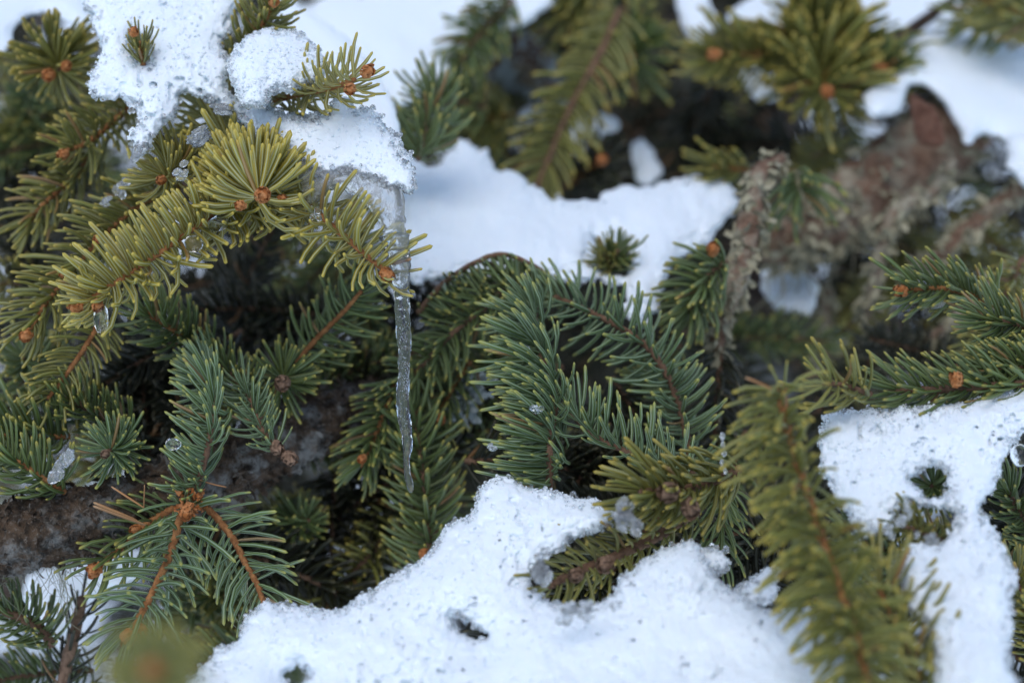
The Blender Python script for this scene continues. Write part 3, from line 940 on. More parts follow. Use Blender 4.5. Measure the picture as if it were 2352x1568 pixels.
for a, b, c, l in [((520, 1118, .002), (-.95, .15, 0), (-.9, .3, 0), 66), ((330, 1165, .0), (-.8, .55, .2), (-.8, .6, .2), 90), ((335, 1205, .0), (-.9, .35, .2), (-.85, .45, .2), 130), ((315, 1195, .004), (-.9, .4, .2), (-.9, .4, .1), 110), ((330, 1170, .01), (.05, .95, .1), (.0, 1, .1), 60)]:
    bi, X = needle_xf(P1(a), CV(*b), CV(*c), l * PXM); put_needle(T, bi, X, 0.032, 'dead')
twig('dark blue-green twig half hidden behind the forked branch', [(400, 1165, .02), (320, 1215, .018), (270, 1265, .016), (225, 1300, .014)], 60, 110, 58, (0, 0, .2), [((320, 1212, .012), (-.6, -.3, .7), 40), ((228, 1302, .008), (-.7, -.4, .6), 42)], m='green', ratio=.037, stemm='stem', stem=9)
twig('short blue-green twig beside the upright shoot, ending in a brown scaly stub', [(640, 1035, .02), (600, 985, .02), (580, 930, .024), (560, 880, .03)], 62, 72, 62, (.1, .35, .25), [((655, 1045, .014), (.7, -.4, .5), 50, 'oldbud'), ((630, 1020, .014), (.5, -.6, .6), 44, 'oldbud')], m='blue', stemm='stembrown')
twig('blue-green twig showing over the top of the upright shoot', [(600, 960, .045), (560, 900, .042), (520, 850, .04), (480, 815, .04)], 95, 80, 55, (-.1, .45, .2), m='green', stemm='stembrown')
twig('bushy blue-green twig beside the melting shard, above the grey limb', facing((250, 1035, .012), (-.3, -.1, .85), 110), 85, 82, 66, (0, .5, 0), [((245, 1040, .006), (-.2, -.2, .9), 26, 'oldbud')], m='blue', stemm='stembrown')
twig('green twig rising behind the bushy one above the grey limb', [(300, 985, .04), (240, 960, .036), (190, 935, .033), (150, 915, .03)], 80, 85, 55, (.1, .45, .2), m='green', stemm='stembrown')
twig('green twig with long needles upright from an orange stem, cut by the frame edge', [(160, 1003, .034), (90, 1000, .03), (20, 1000, .027), (-60, 1010, .025)], 85, 115, 62, (-.1, .8, .1), m='green')
twig('green twig leaning against the melting shard, upright needles on a rust stem', [(150, 1130, .015), (95, 1095, .01), (40, 1060, .008), (-30, 1030, .006)], 72, 100, 62, (.0, .75, .15), m='green')

# the middle, around and below the icicle
twig('dark green twig hanging close behind the icicle middle', [(905, 880, .07), (885, 940, .066), (862, 1000, .063), (830, 1070, .06)], 80, 92, 55, (-.3, -.05, .2), [((835, 1050, .05), (-.3, -.3, .8), 34)], m='green')
twig('long dark blue-green twig standing behind the icicle tip', [(985, 1330, .06), (985, 1230, .06), (975, 1120, .06), (960, 1010, .062), (950, 930, .066)], 130, 105, 62, (-.1, .1, .2), [((975, 1270, .05), (0, 0, 1), 40, 'bud')], m='green', stemm='stembrown')
twig('dark green arched twig with a bare brown back in front of the middle snow', [(960, 720, .075), (1010, 660, .073), (1075, 612, .07), (1150, 584, .068), (1225, 610, .066), (1265, 640, .066)], 120, 85, 60, (.0, -.75, .25), m='green', stemm='stembrown', keep=lambda r, t: np.dot(r, UP) < .3)
twig('dark green twig with brown stem dropping under the arched twig', [(1200, 625, .07), (1120, 700, .068), (1030, 775, .066), (960, 850, .064), (910, 900, .062)], 120, 85, 58, (-.1, -.1, .25), m='green', stemm='stembrown')
twig('dark green twig in shade beside the grey leaf lichen', [(1080, 830, .085), (1040, 890, .08), (1010, 950, .078), (990, 1010, .076)], 70, 80, 58, (-.2, 0, .2), [((1010, 960, .066), (0, -.2, .9), 46, 'bud')], m='green', indiv=False)
# big upright shoot with needles combed to one side
twig('long blue-green twig with needles combed to one side, rising from the front snow', [(1250, 1190, .004), (1262, 1100, .002), (1262, 1010, .004), (1275, 920, .012), (1245, 815, .026), (1228, 740, .040), (1232, 690, .05)], 370, 130, 84, (-1.0, .02, .15),
     m='blue', stem=9, stemm='stembrown', keep=lambda r, t: np.dot(r, RT) < .8, ratio=.031, lenvar=.14, t1=.97, tipang=78)
twig('dark green twig arching down from the middle snow with a bare brown stem', [(1590, 1090, .045), (1575, 990, .045), (1545, 890, .045), (1495, 805, .046), (1420, 750, .05), (1330, 705, .054), (1270, 680, .06)], 130, 100, 68, (.12, .05, .25), m='blue', stem=9, stemm='stembrown')
twig('small sharp blue-green twig with needles standing upright along it', [(1570, 1105, -.004), (1530, 1075, -.002), (1465, 1045, 0), (1380, 1010, .004), (1300, 940, .01)], 95, 108, 66, (.05, .75, .25), m='blue', stem=8, stemm='stembrown', ratio=.038, keep=lambda r, t: np.dot(r, UP) > -.55)
twig('yellow-tipped twig lying over the front snow edge, needles aimed outward', [(1700, 1075, -.02), (1640, 1105, -.025), (1545, 1125, -.035), (1470, 1130, -.045)], 105, 130, 48, (-.35, .12, .35), [((1545, 1130, -.045), (-.4, 0, .8), 66, 'oldbud'), ((1580, 1155, -.042), (.2, -.5, .8), 56, 'oldbud')], m='olivegreen', stem=11, stemm='stembrown', ratio=.038)
twig('dark twig with bare scaly stem sunk in the hollow of the front snow', [(1600, 1170, -.015), (1520, 1225, -.02), (1430, 1270, -.03), (1330, 1310, -.04), (1260, 1345, -.045)], 70, 105, 60, (-.1, .05, .45), [((1400, 1290, -.04), (-.4, -.2, .8), 60, 'oldbud'), ((1330, 1320, -.045), (-.5, 0, .8), 54, 'oldbud')], m='olivegreen', stem=13, stemm='stembrown', ratio=.038)
twig('green twig hanging straight down beside the front snow peak', [(1650, 1090, .01), (1655, 1150, .01), (1660, 1215, .012), (1650, 1290, .014)], 48, 100, 55, (0, -.5, .1), m='green', stemm='stembrown', ratio=.034)

# out-of-focus twigs nearer the lens
TF = twig('large yellow-green twig drooping close to the lens beside the pitted snow', [(1795, 885, -.086), (1802, 960, -.09), (1830, 1060, -.098), (1870, 1180, -.108), (1905, 1290, -.118), (1950, 1410, -.13), (1985, 1540, -.142), (2010, 1660, -.150)],
     390, 138, 72, (-.30, -.10, .3), m='yellow', stem=12, stem1=11, stemm='stem', start=-.12, ratio=.036, tipang=60, jit=1.1, keep=lambda r, t: np.dot(r, RT) < .55 + .6 * t)
for p0, a0, a1, l, mm in [((1795, 900, -.088), (-.3, .9, .1), (-.5, .8, .1), 70, 'yellow'), ((1800, 900, -.088), (.1, 1, .1), (.2, .9, .1), 75, 'yellow'), ((1790, 905, -.088), (-.8, .5, .1), (-.95, .2, .1), 90, 'dead'), ((1805, 905, -.088), (.5, .9, .1), (.9, -.1, .1), 120, 'yellow'), ((1800, 910, -.088), (.6, .7, .2), (.8, -.6, .1), 120, 'yellow'), ((1795, 915, -.09), (-.7, .6, .2), (-.7, -.7, .1), 130, 'yellow')]:
    bi, X = needle_xf(P1(p0), CV(*a0), CV(*a1), l * K * .76); put_needle(TF, bi, X, .042, mm)
twig('green twig close to the lens, low beside the pitted snow', [(2150, 1680, -.12), (2110, 1560, -.11), (2060, 1440, -.10), (2020, 1350, -.09)], 110, 135, 58, (.25, .1, .2), m='olivegreen', indiv=False, stem=11, ratio=.038)
twig('yellow blurred twig end very close to the lens below the forked branch', facing((370, 1545, -.34), (.1, -.1, .8), 260), 90, 120, 60, (.1, -.1, .1), [((350, 1532, -.36), (0, 0, 1), 55)], m='yellow', indiv=False, stem=14)
twig('small curled green twig behind the lens-near twig at the snow rim', [(2000, 905, -.03), (1940, 885, -.035), (1890, 880, -.04)], 26, 110, 55, (-.1, .5, .3), m='olivegreen', ratio=.038, stemm='stembrown')
twig('green twig lying along the upper rim of the pitted snow with a small orange bud', [(2380, 880, -.02), (2260, 888, -.02), (2150, 895, -.02), (2040, 895, -.02)], 105, 105, 45, (-.25, .35, .1), [((2198, 882, -.03), (-.2, .8, .4), 44)], m='green', stem=11, stemm='stembrown', ratio=.038)
twig('green twig with orange stem pointing into the dark hollow', [(2290, 715, .045), (2235, 680, .04), (2160, 662, .036), (2078, 668, .032)], 90, 100, 42, (-.1, .12, .2), [((2080, 668, .028), (-.9, 0, .3), 36)], m='green', ratio=.038)
twig('dark green twig cut by the frame edge above the pitted snow rim', [(2440, 790, .0), (2380, 760, .0), (2310, 740, .0), (2250, 730, .004)], 110, 92, 58, (-.2, .15, .25), m='green', stemm='stembrown')
twig('dark green twig cut by the frame edge, needles over the snow rim', [(2460, 850, -.01), (2390, 850, -.012), (2330, 845, -.014), (2270, 850, -.014)], 100, 92, 50, (-.3, .1, .2), m='green', stemm='stembrown')
twig('dark green twig in the shade below a hanging drop beside the pitted snow', [(2420, 1300, .0), (2380, 1230, .0), (2340, 1170, -.005), (2310, 1120, -.01)], 100, 85, 55, (-.1, .25, .35), m='green', stemm='stembrown', indiv=False)
twig('olive green twig cut by the frame edge beside the lower pitted snow', [(2440, 1520, -.03), (2390, 1440, -.03), (2350, 1370, -.03), (2330, 1310, -.03)], 100, 95, 55, (-.2, .2, .35), m='olivegreen', stemm='stembrown', indiv=False)

# out-of-focus twigs farther off
BK = dict(indiv=False)
twig('long olive twig hanging before the dark depth, brown stem bare down its middle', [(1425, 20, .20), (1385, 110, .195), (1335, 200, .19), (1295, 280, .185), (1262, 360, .18), (1232, 430, .178)], 170, 110, 52, (-.05, -.1, .3), m='olivegreen', stem=9, stemm='stembrown', keep=lambda r, t: abs(np.dot(r, FW)) < .7, **BK)
twig('grey-green twig end facing out beside the long hanging twig', facing((1448, 130, .21), (0, -.3, .8), 120), 80, 120, 64, (0, .5, 0), [((1445, 132, .20), (0, -.2, .9), 46)], m='green', **BK)
twig('olive twig end with a bright orange bud, fanned against the blurred snow', facing((1895, 205, .18), (.1, -.5, .7), 260), 150, 150, 55, (0, .7, .0), [((1898, 208, .168), (.1, -.3, .9), 46)], m='olivegreen', **BK)
twig('olive twig rising above the orange-bud twig at the picture top', [(1870, 140, .22), (1880, 60, .215), (1885, -20, .21), (1890, -80, .21)], 110, 130, 50, (0, .2, .2), m='olivegreen', **BK)
twig('olive twig with an orange stem pointing sideways between two snow lumps', [(1830, 110, .2), (1760, 122, .195), (1690, 126, .19), (1625, 126, .187)], 100, 110, 50, (-.15, .3, .1), [((1650, 126, .18), (-.9, 0, .4), 44)], m='olivegreen', **BK)
twig('green twig beyond the orange-bud twig, near the snowy limb', [(1930, 210, .2), (1990, 190, .2), (2050, 165, .2)], 70, 110, 50, (.1, .3, .2), [((2010, 155, .19), (.8, -.2, .4), 40)], m='green', **BK)
twig('small bright green tuft blurred above the middle snow end', [(1720, 390, .17), (1680, 388, .165), (1640, 385, .16)], 34, 95, 35, (-.2, .1, .2), m='olivegreen', **BK)
twig('blue-green tuft drooping from a pale twig before the lichen limb', [(1830, 395, .14), (1836, 425, .138), (1840, 450, .136)], 34, 120, 60, (0, -.6, .1), m='green', stem=10, stemm='lichen', **BK)
twig('green twig with a pinkish bud beside the hanging lichen twig', [(1670, 600, .085), (1630, 630, .082), (1600, 670, .08), (1580, 720, .08)], 85, 95, 62, (-.5, -.05, .1), [((1636, 580, .075), (0, .5, .8), 40)], m='green', stemm='stembrown', **BK)
T = twig('tiny dark green twig tips poking out of the middle snow', facing((1420, 575, .10), (.3, .6, .4), 60), 60, 58, 50, (0, .1, .2), m='green', stemm='stembrown', **BK)
shoot(T, facing((1385, 585, .10), (-.5, .5, .4), 50), 40, 52, 50, (0, .1, .2), m='olivegreen', stemm='stembrown', **BK)
twig('green twig combed across the edge of the blurred snow behind the arch', [(960, 370, .11), (975, 310, .112), (985, 260, .115), (1000, 200, .12)], 70, 95, 60, (-.3, .15, .1), m='green', stemm='stembrown', **BK)
twig('olive tuft in the dim hollow beside the long hanging twig', [(1180, 260, .22), (1130, 270, .215), (1080, 275, .21)], 60, 100, 50, (-.1, .2, .3), m='olivegreen', **BK)
twig('olive twig blurred at the picture top above the dim hollow', [(1380, -60, .22), (1330, -10, .22), (1290, 40, .22)], 80, 110, 55, (-.1, .1, .2), m='olivegreen', **BK)
twig('dark twig under the pale snow oval with a small orange bud', [(1300, 430, .2), (1340, 400, .195), (1375, 372, .19)], 60, 90, 55, (.1, .2, .2), [((1380, 370, .18), (.2, .2, .9), 40)], m='dark', **BK)
twig('small dark twig tip with orange bud poking from the upper snow', facing((322, 96, .03), (-.1, .8, .4), 60), 34, 55, 32, (0, .2, .1), [((310, 82, .024), (-.2, .7, .5), 32)], m='olivegreen', indiv=False)
twig('dark twig with brown stem in the low shade under the grey limb', [(120, 1480, .04), (90, 1440, .035), (50, 1420, .03), (0, 1400, .03)], 60, 90, 60, (.2, .45, .2), m='green', stem=12, stemm='stembrown')
twig('pale scaly bare twig standing in the low shade under the grey limb', [(140, 1640, .05), (150, 1540, .05), (175, 1440, .05), (190, 1370, .052)], 30, 85, 50, (.1, .2, .1), m='dark', stem=16, stemm='oldbud', indiv=False)

# ------------------------------------------------------------------ limbs
TL, C, r = limb('thick grey-brown spruce limb with flaking lichened bark, passing behind the forked branch', [(-260, 1300, .010), (0, 1240, .014), (200, 1195, .022), (430, 1115, .038), (640, 1020, .06), (830, 935, .09), (1050, 860, .14)], [86, 78, 73, 67, 64, 60, 54], 'bark', sides=120, amp=0.17, freq=210, seed=4, step=0.0006)
V, Q, _ = flakes(C, r, 900, 0.0021, 91, 0.0, 0.93, 0.25)
part('bark_scale', build('bark_scale', V, Q, mat=M['bark'], smooth=False), TL, kind='stuff')
def beard(label, u, v, w, n, ln, seed, spread=.005, **kw):
    pts = P(np.array(u, float), np.array(v, float), np.array(w, float))
    solo('beard_lichen', strands(pts, n, ln, seed, spread=spread, **kw), label, 'lichen', kind=None)
beard('wispy grey-green beard lichen hanging from the grey limb at the frame edge', [0, 20, -20, 30], [1200, 1230, 1260, 1290], [.02, .018, .018, .018], 70, .034, 5, .004)
beard('thin trailing strand of beard lichen dangling below the grey limb', [85, 110, 135, 150], [1220, 1250, 1290, 1310], [.022, .02, .018, .018], 60, .026, 6, .0025)
beard('single pale lichen hairs caught on the hanging fork', [545, 560, 548], [1330, 1385, 1400], [-.004, -.004, -.004], 5, .028, 8, .002, rad=.00018, curly=.8)

TB, CB, RB = limb('broad lichen-crusted spruce limb slanting down from under the blurred snow', [(2420, 80, .25), (2270, 210, .225), (2130, 340, .20), (1980, 450, .185), (1870, 515, .175), (1800, 555, .17), (1760, 590, .17)], [76, 80, 84, 78, 66, 46, 24], 'bark2', nfl=900, fsize=.0045, hang=.5, sides=48, amp=.22, freq=120, seed=6, step=.0016)
pts = CB - RB[:, None] * UP * .8 - RB[:, None] * FW * .4
part('hanging_lichen', strands(pts, 70, .022, 31, 'lichen', .0005, .004, .5), TB, kind='stuff')
T = thing('bark_plate', 'reddish brown loose bark plate standing out on the lichen-crusted limb', 'bark', (2130, 290, .16))
V, Q = body([(2085, 215), (2130, 235), (2150, 250), (2170, 330), (2120, 335), (2100, 300)], [(2085, 215, .165), (2170, 335, .150), (2100, 300, .160)], 16, step=5, edge=5, grain=3, seed=61)
part('plate', build('plate', V, Q, mat=M['barkred']), T)
limb('pale green lichen-covered twig hanging down at the end of the middle snow', [(1800, 360, .12), (1745, 400, .115), (1725, 490, .11), (1712, 580, .105), (1685, 660, .10), (1655, 730, .10), (1648, 810, .10)], [12, 18, 24, 24, 22, 20, 12], 'bark2', nfl=620, fsize=.0036, hang=.8, sides=20, amp=.35, freq=200, seed=7, step=.0016, name='lichen_twig', cat=TW)
limb('tan lichen-covered twig drooping below the broad crusted limb', [(2190, 370, .17), (2140, 440, .165), (2070, 480, .16), (2030, 540, .16), (2010, 640, .16), (1990, 730, .165)], [10, 13, 16, 15, 12, 7], 'bark2', nfl=300, fsize=.004, hang=1.0, sides=20, amp=.35, freq=180, seed=8, step=.0018, name='lichen_twig', cat=TW)
limb('grey lichen-covered twig sloping below the snowy limb at the frame edge', [(2440, 400, .18), (2330, 450, .175), (2230, 520, .17), (2150, 590, .17), (2080, 640, .17)], [22, 20, 16, 12, 8], 'bark2', nfl=360, fsize=.004, hang=.9, sides=20, amp=.3, freq=180, seed=9, step=.0018, name='lichen_twig', cat=TW)
limb('grey lichen twig crossing behind the twig in the dark hollow', [(2440, 560, .14), (2330, 620, .14), (2230, 700, .14), (2130, 790, .145), (2060, 850, .15)], [18, 17, 15, 12, 8], 'bark2', nfl=240, fsize=.0036, hang=.9, sides=20, amp=.3, freq=180, seed=10, step=.0018, name='lichen_twig', cat=TW)
limb('thin dark bare twig crossing the blurred snow at the picture top', [(2230, -30, .22), (2160, 20, .218), (2100, 65, .216), (2055, 105, .214), (2045, 150, .214)], [9, 11, 14, 22, 18], 'barkdark', sides=14, amp=.2, freq=150, seed=11, step=.002, name='bare_twig', cat=TW)
limb('mottled grey lichen-covered bough in the dim hollow behind the long hanging twig', [(1010, 60, .27), (1120, 110, .26), (1210, 150, .255), (1270, 220, .25)], [40, 48, 46, 30], 'bark2', nfl=420, fsize=.004, flm='lichengrey', hang=.3, sides=20, amp=.35, freq=130, seed=12, step=.002, name='spruce_bough')
limb('dim lichen strand hanging straight down in the dark hollow', [(1900, 660, .2), (1890, 740, .2), (1895, 820, .2), (1880, 900, .2)], [12, 18, 18, 10], 'bark2', nfl=220, fsize=.004, hang=1, sides=12, amp=.3, freq=150, seed=13, step=.003, name='lichen_twig', cat=TW)
T = thing('leaf_lichen', 'pale blue-grey leafy lichen rosette in the shade behind the icicle', 'lichen', (1080, 910, .085))
Cc = P(np.linspace(1095, 1065, 20), np.linspace(860, 960, 20), np.full(20, .085))
V, Q, _ = flakes(Cc, np.full(20, .0022), 70, .0028, 77, .2, 1.0, .7)
part('lobes', build('lobes', V, Q, mat=M['lichengrey']), T, kind='stuff')

twig('dark green twig seen through the hole in the pitted snow slab', facing((2140, 1115, -.034), (-.2, .1, .8), 60), 60, 70, 58, (0, .1, .1), m='green', stemm='stembrown', indiv=False)
twig('green twig tip breaking out of the ragged lower rim of the pitted snow slab', [(2200, 1250, -.05), (2150, 1235, -.055), (2100, 1215, -.06), (2060, 1205, -.062)], 70, 80, 62, (-.1, .1, .4), m='olivegreen', stemm='stembrown', indiv=False)
twig('dark green twig lying under the lens-near twig and pitted snow slab', [(2100, 1300, -.05), (2050, 1270, -.05), (2000, 1250, -.05), (1950, 1240, -.05)], 70, 90, 60, (-.1, .1, .3), m='green', stemm='stembrown', indiv=False)

twig('dull green twig hanging into the blurred snow at the far top corner', [(2420, -30, .21), (2350, 10, .21), (2280, 35, .21), (2215, 50, .212)], 80, 105, 55, (-.1, .1, .2), m='green', stemm='stembrown', **BK)
twig('brown-stemmed olive twig leaning over the heaped blurred snow', [(2440, 60, .19), (2370, 40, .19), (2300, 15, .192), (2240, -10, .195)], 70, 95, 55, (-.1, .1, .2), m='olivegreen', stemm='stem', **BK)
twig('dim green twig crossing in front of the snow beyond the bare twig', [(1900, 60, .21), (1960, 95, .205), (2020, 130, .2), (2060, 165, .2)], 80, 105, 58, (.1, .1, .2), m='green', stemm='stembrown', **BK)
twig('dim green twig drooping across the edge of the far smooth snow mass', [(1180, 0, .2), (1130, 50, .195), (1085, 100, .19), (1050, 160, .188)], 90, 95, 55, (-.1, -.1, .2), m='green', stemm='stembrown', **BK)
twig('dark green twig with snow dust below the far smooth snow mass', [(1120, 250, .19), (1060, 235, .185), (1000, 240, .18), (950, 265, .178)], 80, 85, 58, (-.1, .0, .2), m='green', stemm='stembrown', **BK)
# ------------------------------------------------------------------ snow
snow('large wet snow patch draped over twigs above the arching branch, a bud poking out', [(215, -60), (525, -60), (530, 60), (512, 100), (532, 145), (520, 195), (565, 245), (528, 262), (432, 212), (402, 262), (372, 300), (348, 330), (318, 352), (300, 312), (322, 276), (288, 228), (232, 232), (205, 198), (228, 150), (230, 92), (212, 50)],
     [(350, 0, .055), (380, 300, .022), (250, 200, .03)], 48, holes=[[(300, 90), (330, 95), (345, 140), (322, 142), (304, 118)]], step=4, grain=4, gscale=6.5, edge=15, seed=1, gr=4000, icefrac=.3, grr=(.0002, .0006), pits=22, soft=60)
snow('round lump of clean snow between two olive twig tips', [(528, 150), (555, 95), (610, 68), (680, 74), (728, 115), (752, 165), (705, 190), (672, 212), (636, 212), (600, 244), (558, 236), (535, 192)],
     [(640, 80, .035), (640, 230, .012), (540, 150, .022)], 60, step=4, grain=3.5, gscale=6, edge=9, seed=2, gr=2200, pits=10, soft=62)
snow('icy snow cap sitting on the arching branch above the icicle', [(560, 240), (600, 232), (660, 262), (735, 268), (770, 232), (815, 248), (850, 252), (882, 300), (922, 335), (948, 392), (945, 432), (905, 436), (850, 408), (790, 400), (735, 398), (700, 372), (660, 345), (620, 320), (585, 312), (558, 280)],
     [(600, 250, .03), (900, 300, .02), (800, 400, .004), (930, 420, .002)], 40, step=4, grain=4.5, edge=14, seed=3, gr=3600, icefrac=.4, grr=(.0002, .0006), pits=20, gscale=6, soft=44)
snow('blurred snow in the top corner above the dull green twig tip', [(-60, -60), (165, -60), (208, 36), (188, 58), (130, 38), (70, 34), (34, 70), (20, 110), (-60, 120)], [(0, -20, .16), (180, 40, .13), (0, 90, .12)], 60, step=7, grain=4, seed=4)
snow('big smooth blurred snow mass far behind the arching branch', [(690, -80), (1290, -80), (1250, 25), (1185, 62), (1110, 72), (1060, 112), (1032, 125), (1030, 172), (985, 195), (945, 235), (895, 242), (850, 200), (800, 150), (700, 90)], [(900, -60, .27), (1100, 60, .21), (900, 220, .18)], 110, step=10, grain=4, edge=10, seed=5)
snow('smooth snow lump directly behind the icy snow cap', [(640, 0), (720, 30), (800, 90), (860, 170), (905, 250), (918, 310), (905, 340), (860, 350), (780, 320), (700, 240), (640, 120)], [(700, 40, .15), (880, 320, .09), (700, 240, .12)], 60, step=8, grain=3, edge=6, seed=6)
snow('long saddle of bright snow lying on branches behind the icicle', [(900, 350), (960, 372), (1012, 384), (1030, 345), (1072, 328), (1130, 362), (1150, 392), (1190, 396), (1240, 440), (1300, 464), (1360, 456), (1420, 432), (1485, 432), (1508, 404), (1550, 416), (1610, 408), (1680, 425), (1700, 470), (1655, 515), (1630, 565), (1565, 590), (1530, 640), (1510, 715), (1465, 745), (1430, 700), (1425, 652), (1350, 640), (1280, 640), (1200, 630), (1100, 640), (1000, 650), (940, 640), (900, 560), (890, 450)],
     [(1000, 350, .165), (1600, 420, .16), (1000, 620, .085), (1480, 720, .085)], 72, step=6, grain=9, lump=.4, edge=18, seed=7, gr=1500, icefrac=.1, holes=[[(1365, 560), (1400, 575), (1442, 550), (1440, 610), (1405, 640), (1375, 615)]], gscale=13)
BG = dict(step=9, grain=4)
snow('small snow cap on a dim twig beside the long hanging twig', [(1318, 375), (1308, 305), (1370, 258), (1428, 282), (1385, 312), (1352, 352)], [(1360, 270, .235), (1330, 370, .22), (1400, 300, .23)], 30, seed=8, **BG)
snow('greyish snow clinging behind the long hanging twig', [(1170, 345), (1180, 285), (1215, 240), (1250, 262), (1235, 310), (1195, 350)], [(1220, 250, .25), (1180, 340, .24), (1240, 300, .25)], 24, seed=9, **BG)
snow('small pale oval snow lump hanging in the dark depth', [(1450, 325), (1478, 320), (1512, 365), (1520, 400), (1482, 422), (1456, 402)], [(1480, 330, .235), (1480, 420, .22), (1510, 380, .225)], 30, seed=10, **BG)
snow('blurred snow lump at the picture top beside the sideways orange-stem twig', [(1545, -60), (1620, -60), (1632, 20), (1660, 38), (1640, 85), (1600, 96), (1568, 68)], [(1580, -40, .25), (1600, 90, .22), (1640, 40, .23)], 44, seed=11, **BG)
snow('blurred snow lump resting on the sideways orange-stem twig', [(1668, 38), (1700, 5), (1760, -20), (1820, -30), (1830, 40), (1770, 70), (1710, 70)], [(1740, -20, .24), (1740, 70, .215), (1810, 0, .23)], 40, seed=12, **BG)
snow('greyish snow lump under the sideways orange-stem twig', [(1690, 140), (1740, 135), (1785, 165), (1790, 220), (1750, 235), (1715, 205)], [(1740, 140, .235), (1740, 230, .225), (1780, 190, .23)], 34, seed=13, **BG)
snow('blurred snow field beyond the thin dark bare twig', [(1935, -80), (2400, -80), (2400, 60), (2250, 60), (2150, 40), (2060, 90), (2030, 115), (1965, 60)], [(1960, -40, .33), (2300, -40, .33), (2050, 90, .28)], 70, seed=14, **BG)
snow('thick blurred snow heaped on the broad lichen-crusted limb', [(2065, 128), (2130, 62), (2240, 66), (2330, 72), (2430, 60), (2430, 440), (2352, 400), (2322, 385), (2305, 325), (2262, 308), (2215, 330), (2190, 268), (2142, 208), (2085, 198), (2062, 262), (2002, 268), (1985, 214), (2055, 178)],
     [(2200, 80, .235), (2350, 100, .235), (2250, 320, .165), (2350, 400, .16)], 75, step=8, grain=5, edge=12, seed=15)
snow('small snow tongue hanging at the frame edge below the heaped snow', [(2315, 310), (2352, 300), (2420, 320), (2420, 430), (2340, 420), (2318, 380)], [(2330, 310, .17), (2330, 420, .155), (2400, 360, .16)], 30, seed=16, **BG)
snow('dim blue-grey snow glimpsed deep in the hollow under the crusted limb', [(1755, 640), (1790, 600), (1830, 608), (1868, 650), (1862, 700), (1810, 722), (1768, 700)], [(1800, 610, .20), (1800, 720, .18), (1860, 660, .19)], 44, seed=17, edge=22, **BG)
snow('grey-blue shaded snow patch below the thick grey limb', [(60, 1330), (130, 1300), (230, 1280), (330, 1260), (320, 1330), (220, 1370), (170, 1440), (110, 1480), (70, 1420)], [(100, 1300, .20), (300, 1270, .20), (120, 1470, .17)], 40, seed=18, **BG)
snow('pitted melting snow spread across the foreground with a tall peak beside a needle hollow', [(505, 1660), (495, 1505), (542, 1470), (560, 1430), (600, 1392), (645, 1386), (700, 1396), (760, 1398), (835, 1368), (905, 1318), (978, 1284), (1012, 1230), (1042, 1198), (1085, 1176), (1108, 1122), (1152, 1090), (1212, 1114), (1300, 1140), (1385, 1152), (1420, 1180), (1385, 1212), (1322, 1232), (1290, 1262), (1245, 1285), (1218, 1335), (1240, 1372), (1310, 1392), (1390, 1382), (1428, 1322), (1482, 1286), (1535, 1256), (1580, 1246), (1618, 1272), (1642, 1330), (1702, 1372), (1765, 1402), (1860, 1396), (1935, 1420), (1960, 1500), (1960, 1660)],
     [(1200, 1100, -.028), (560, 1420, -.03), (1580, 1260, -.036), (900, 1640, -.095), (1700, 1640, -.11)], 75, step=4, grain=5, edge=12, seed=19, gr=20000, icefrac=.2, grr=(.00016, .0005), pits=20, soft=90, gscale=6.5,
     holes=[[(1030, 1415), (1075, 1425), (1118, 1460), (1090, 1470), (1050, 1448)], [(655, 1548), (690, 1535), (715, 1560), (670, 1575)]])
snow('pitted snow slab with a needle-filled hole beside the lens-near twig', [(1888, 962), (1940, 938), (2050, 934), (2150, 926), (2270, 908), (2352, 884), (2420, 870), (2420, 985), (2330, 1006), (2298, 1055), (2284, 1120), (2252, 1152), (2268, 1200), (2308, 1262), (2332, 1340), (2318, 1440), (2325, 1660), (2165, 1660), (2140, 1490), (2095, 1390), (2062, 1310), (2085, 1262), (2165, 1242), (2190, 1182), (2125, 1152), (2062, 1168), (2032, 1222), (1968, 1212), (1930, 1160), (1898, 1100), (1880, 1030)],
     [(2000, 940, -.02), (2330, 900, -.02), (1950, 1200, -.065), (2250, 1600, -.13)], 62, step=4, grain=5, edge=12, seed=20, gr=11000, icefrac=.2, grr=(.00016, .0005), pits=22, soft=70, gscale=6.5, holes=[[(2098, 1095), (2150, 1068), (2180, 1098), (2165, 1138), (2128, 1150), (2105, 1125)]])
snow('small glassy snow crust between the front snow peak and the lens-near twig', [(1688, 1362), (1720, 1330), (1775, 1300), (1785, 1345), (1770, 1385), (1720, 1385)], [(1700, 1370, -.06), (1775, 1310, -.05), (1770, 1380, -.065)], 22, step=4, grain=5, edge=8, seed=21, gr=300, icefrac=.6)
snow('crumbling knob of icy snow beside the front snow peak', [(1600, 1262), (1655, 1262), (1672, 1296), (1640, 1316), (1610, 1300)], [(1600, 1262, -.035), (1670, 1290, -.04), (1630, 1316, -.04)], 20, step=4, grain=5, edge=7, seed=22, gr=260, icefrac=.6)

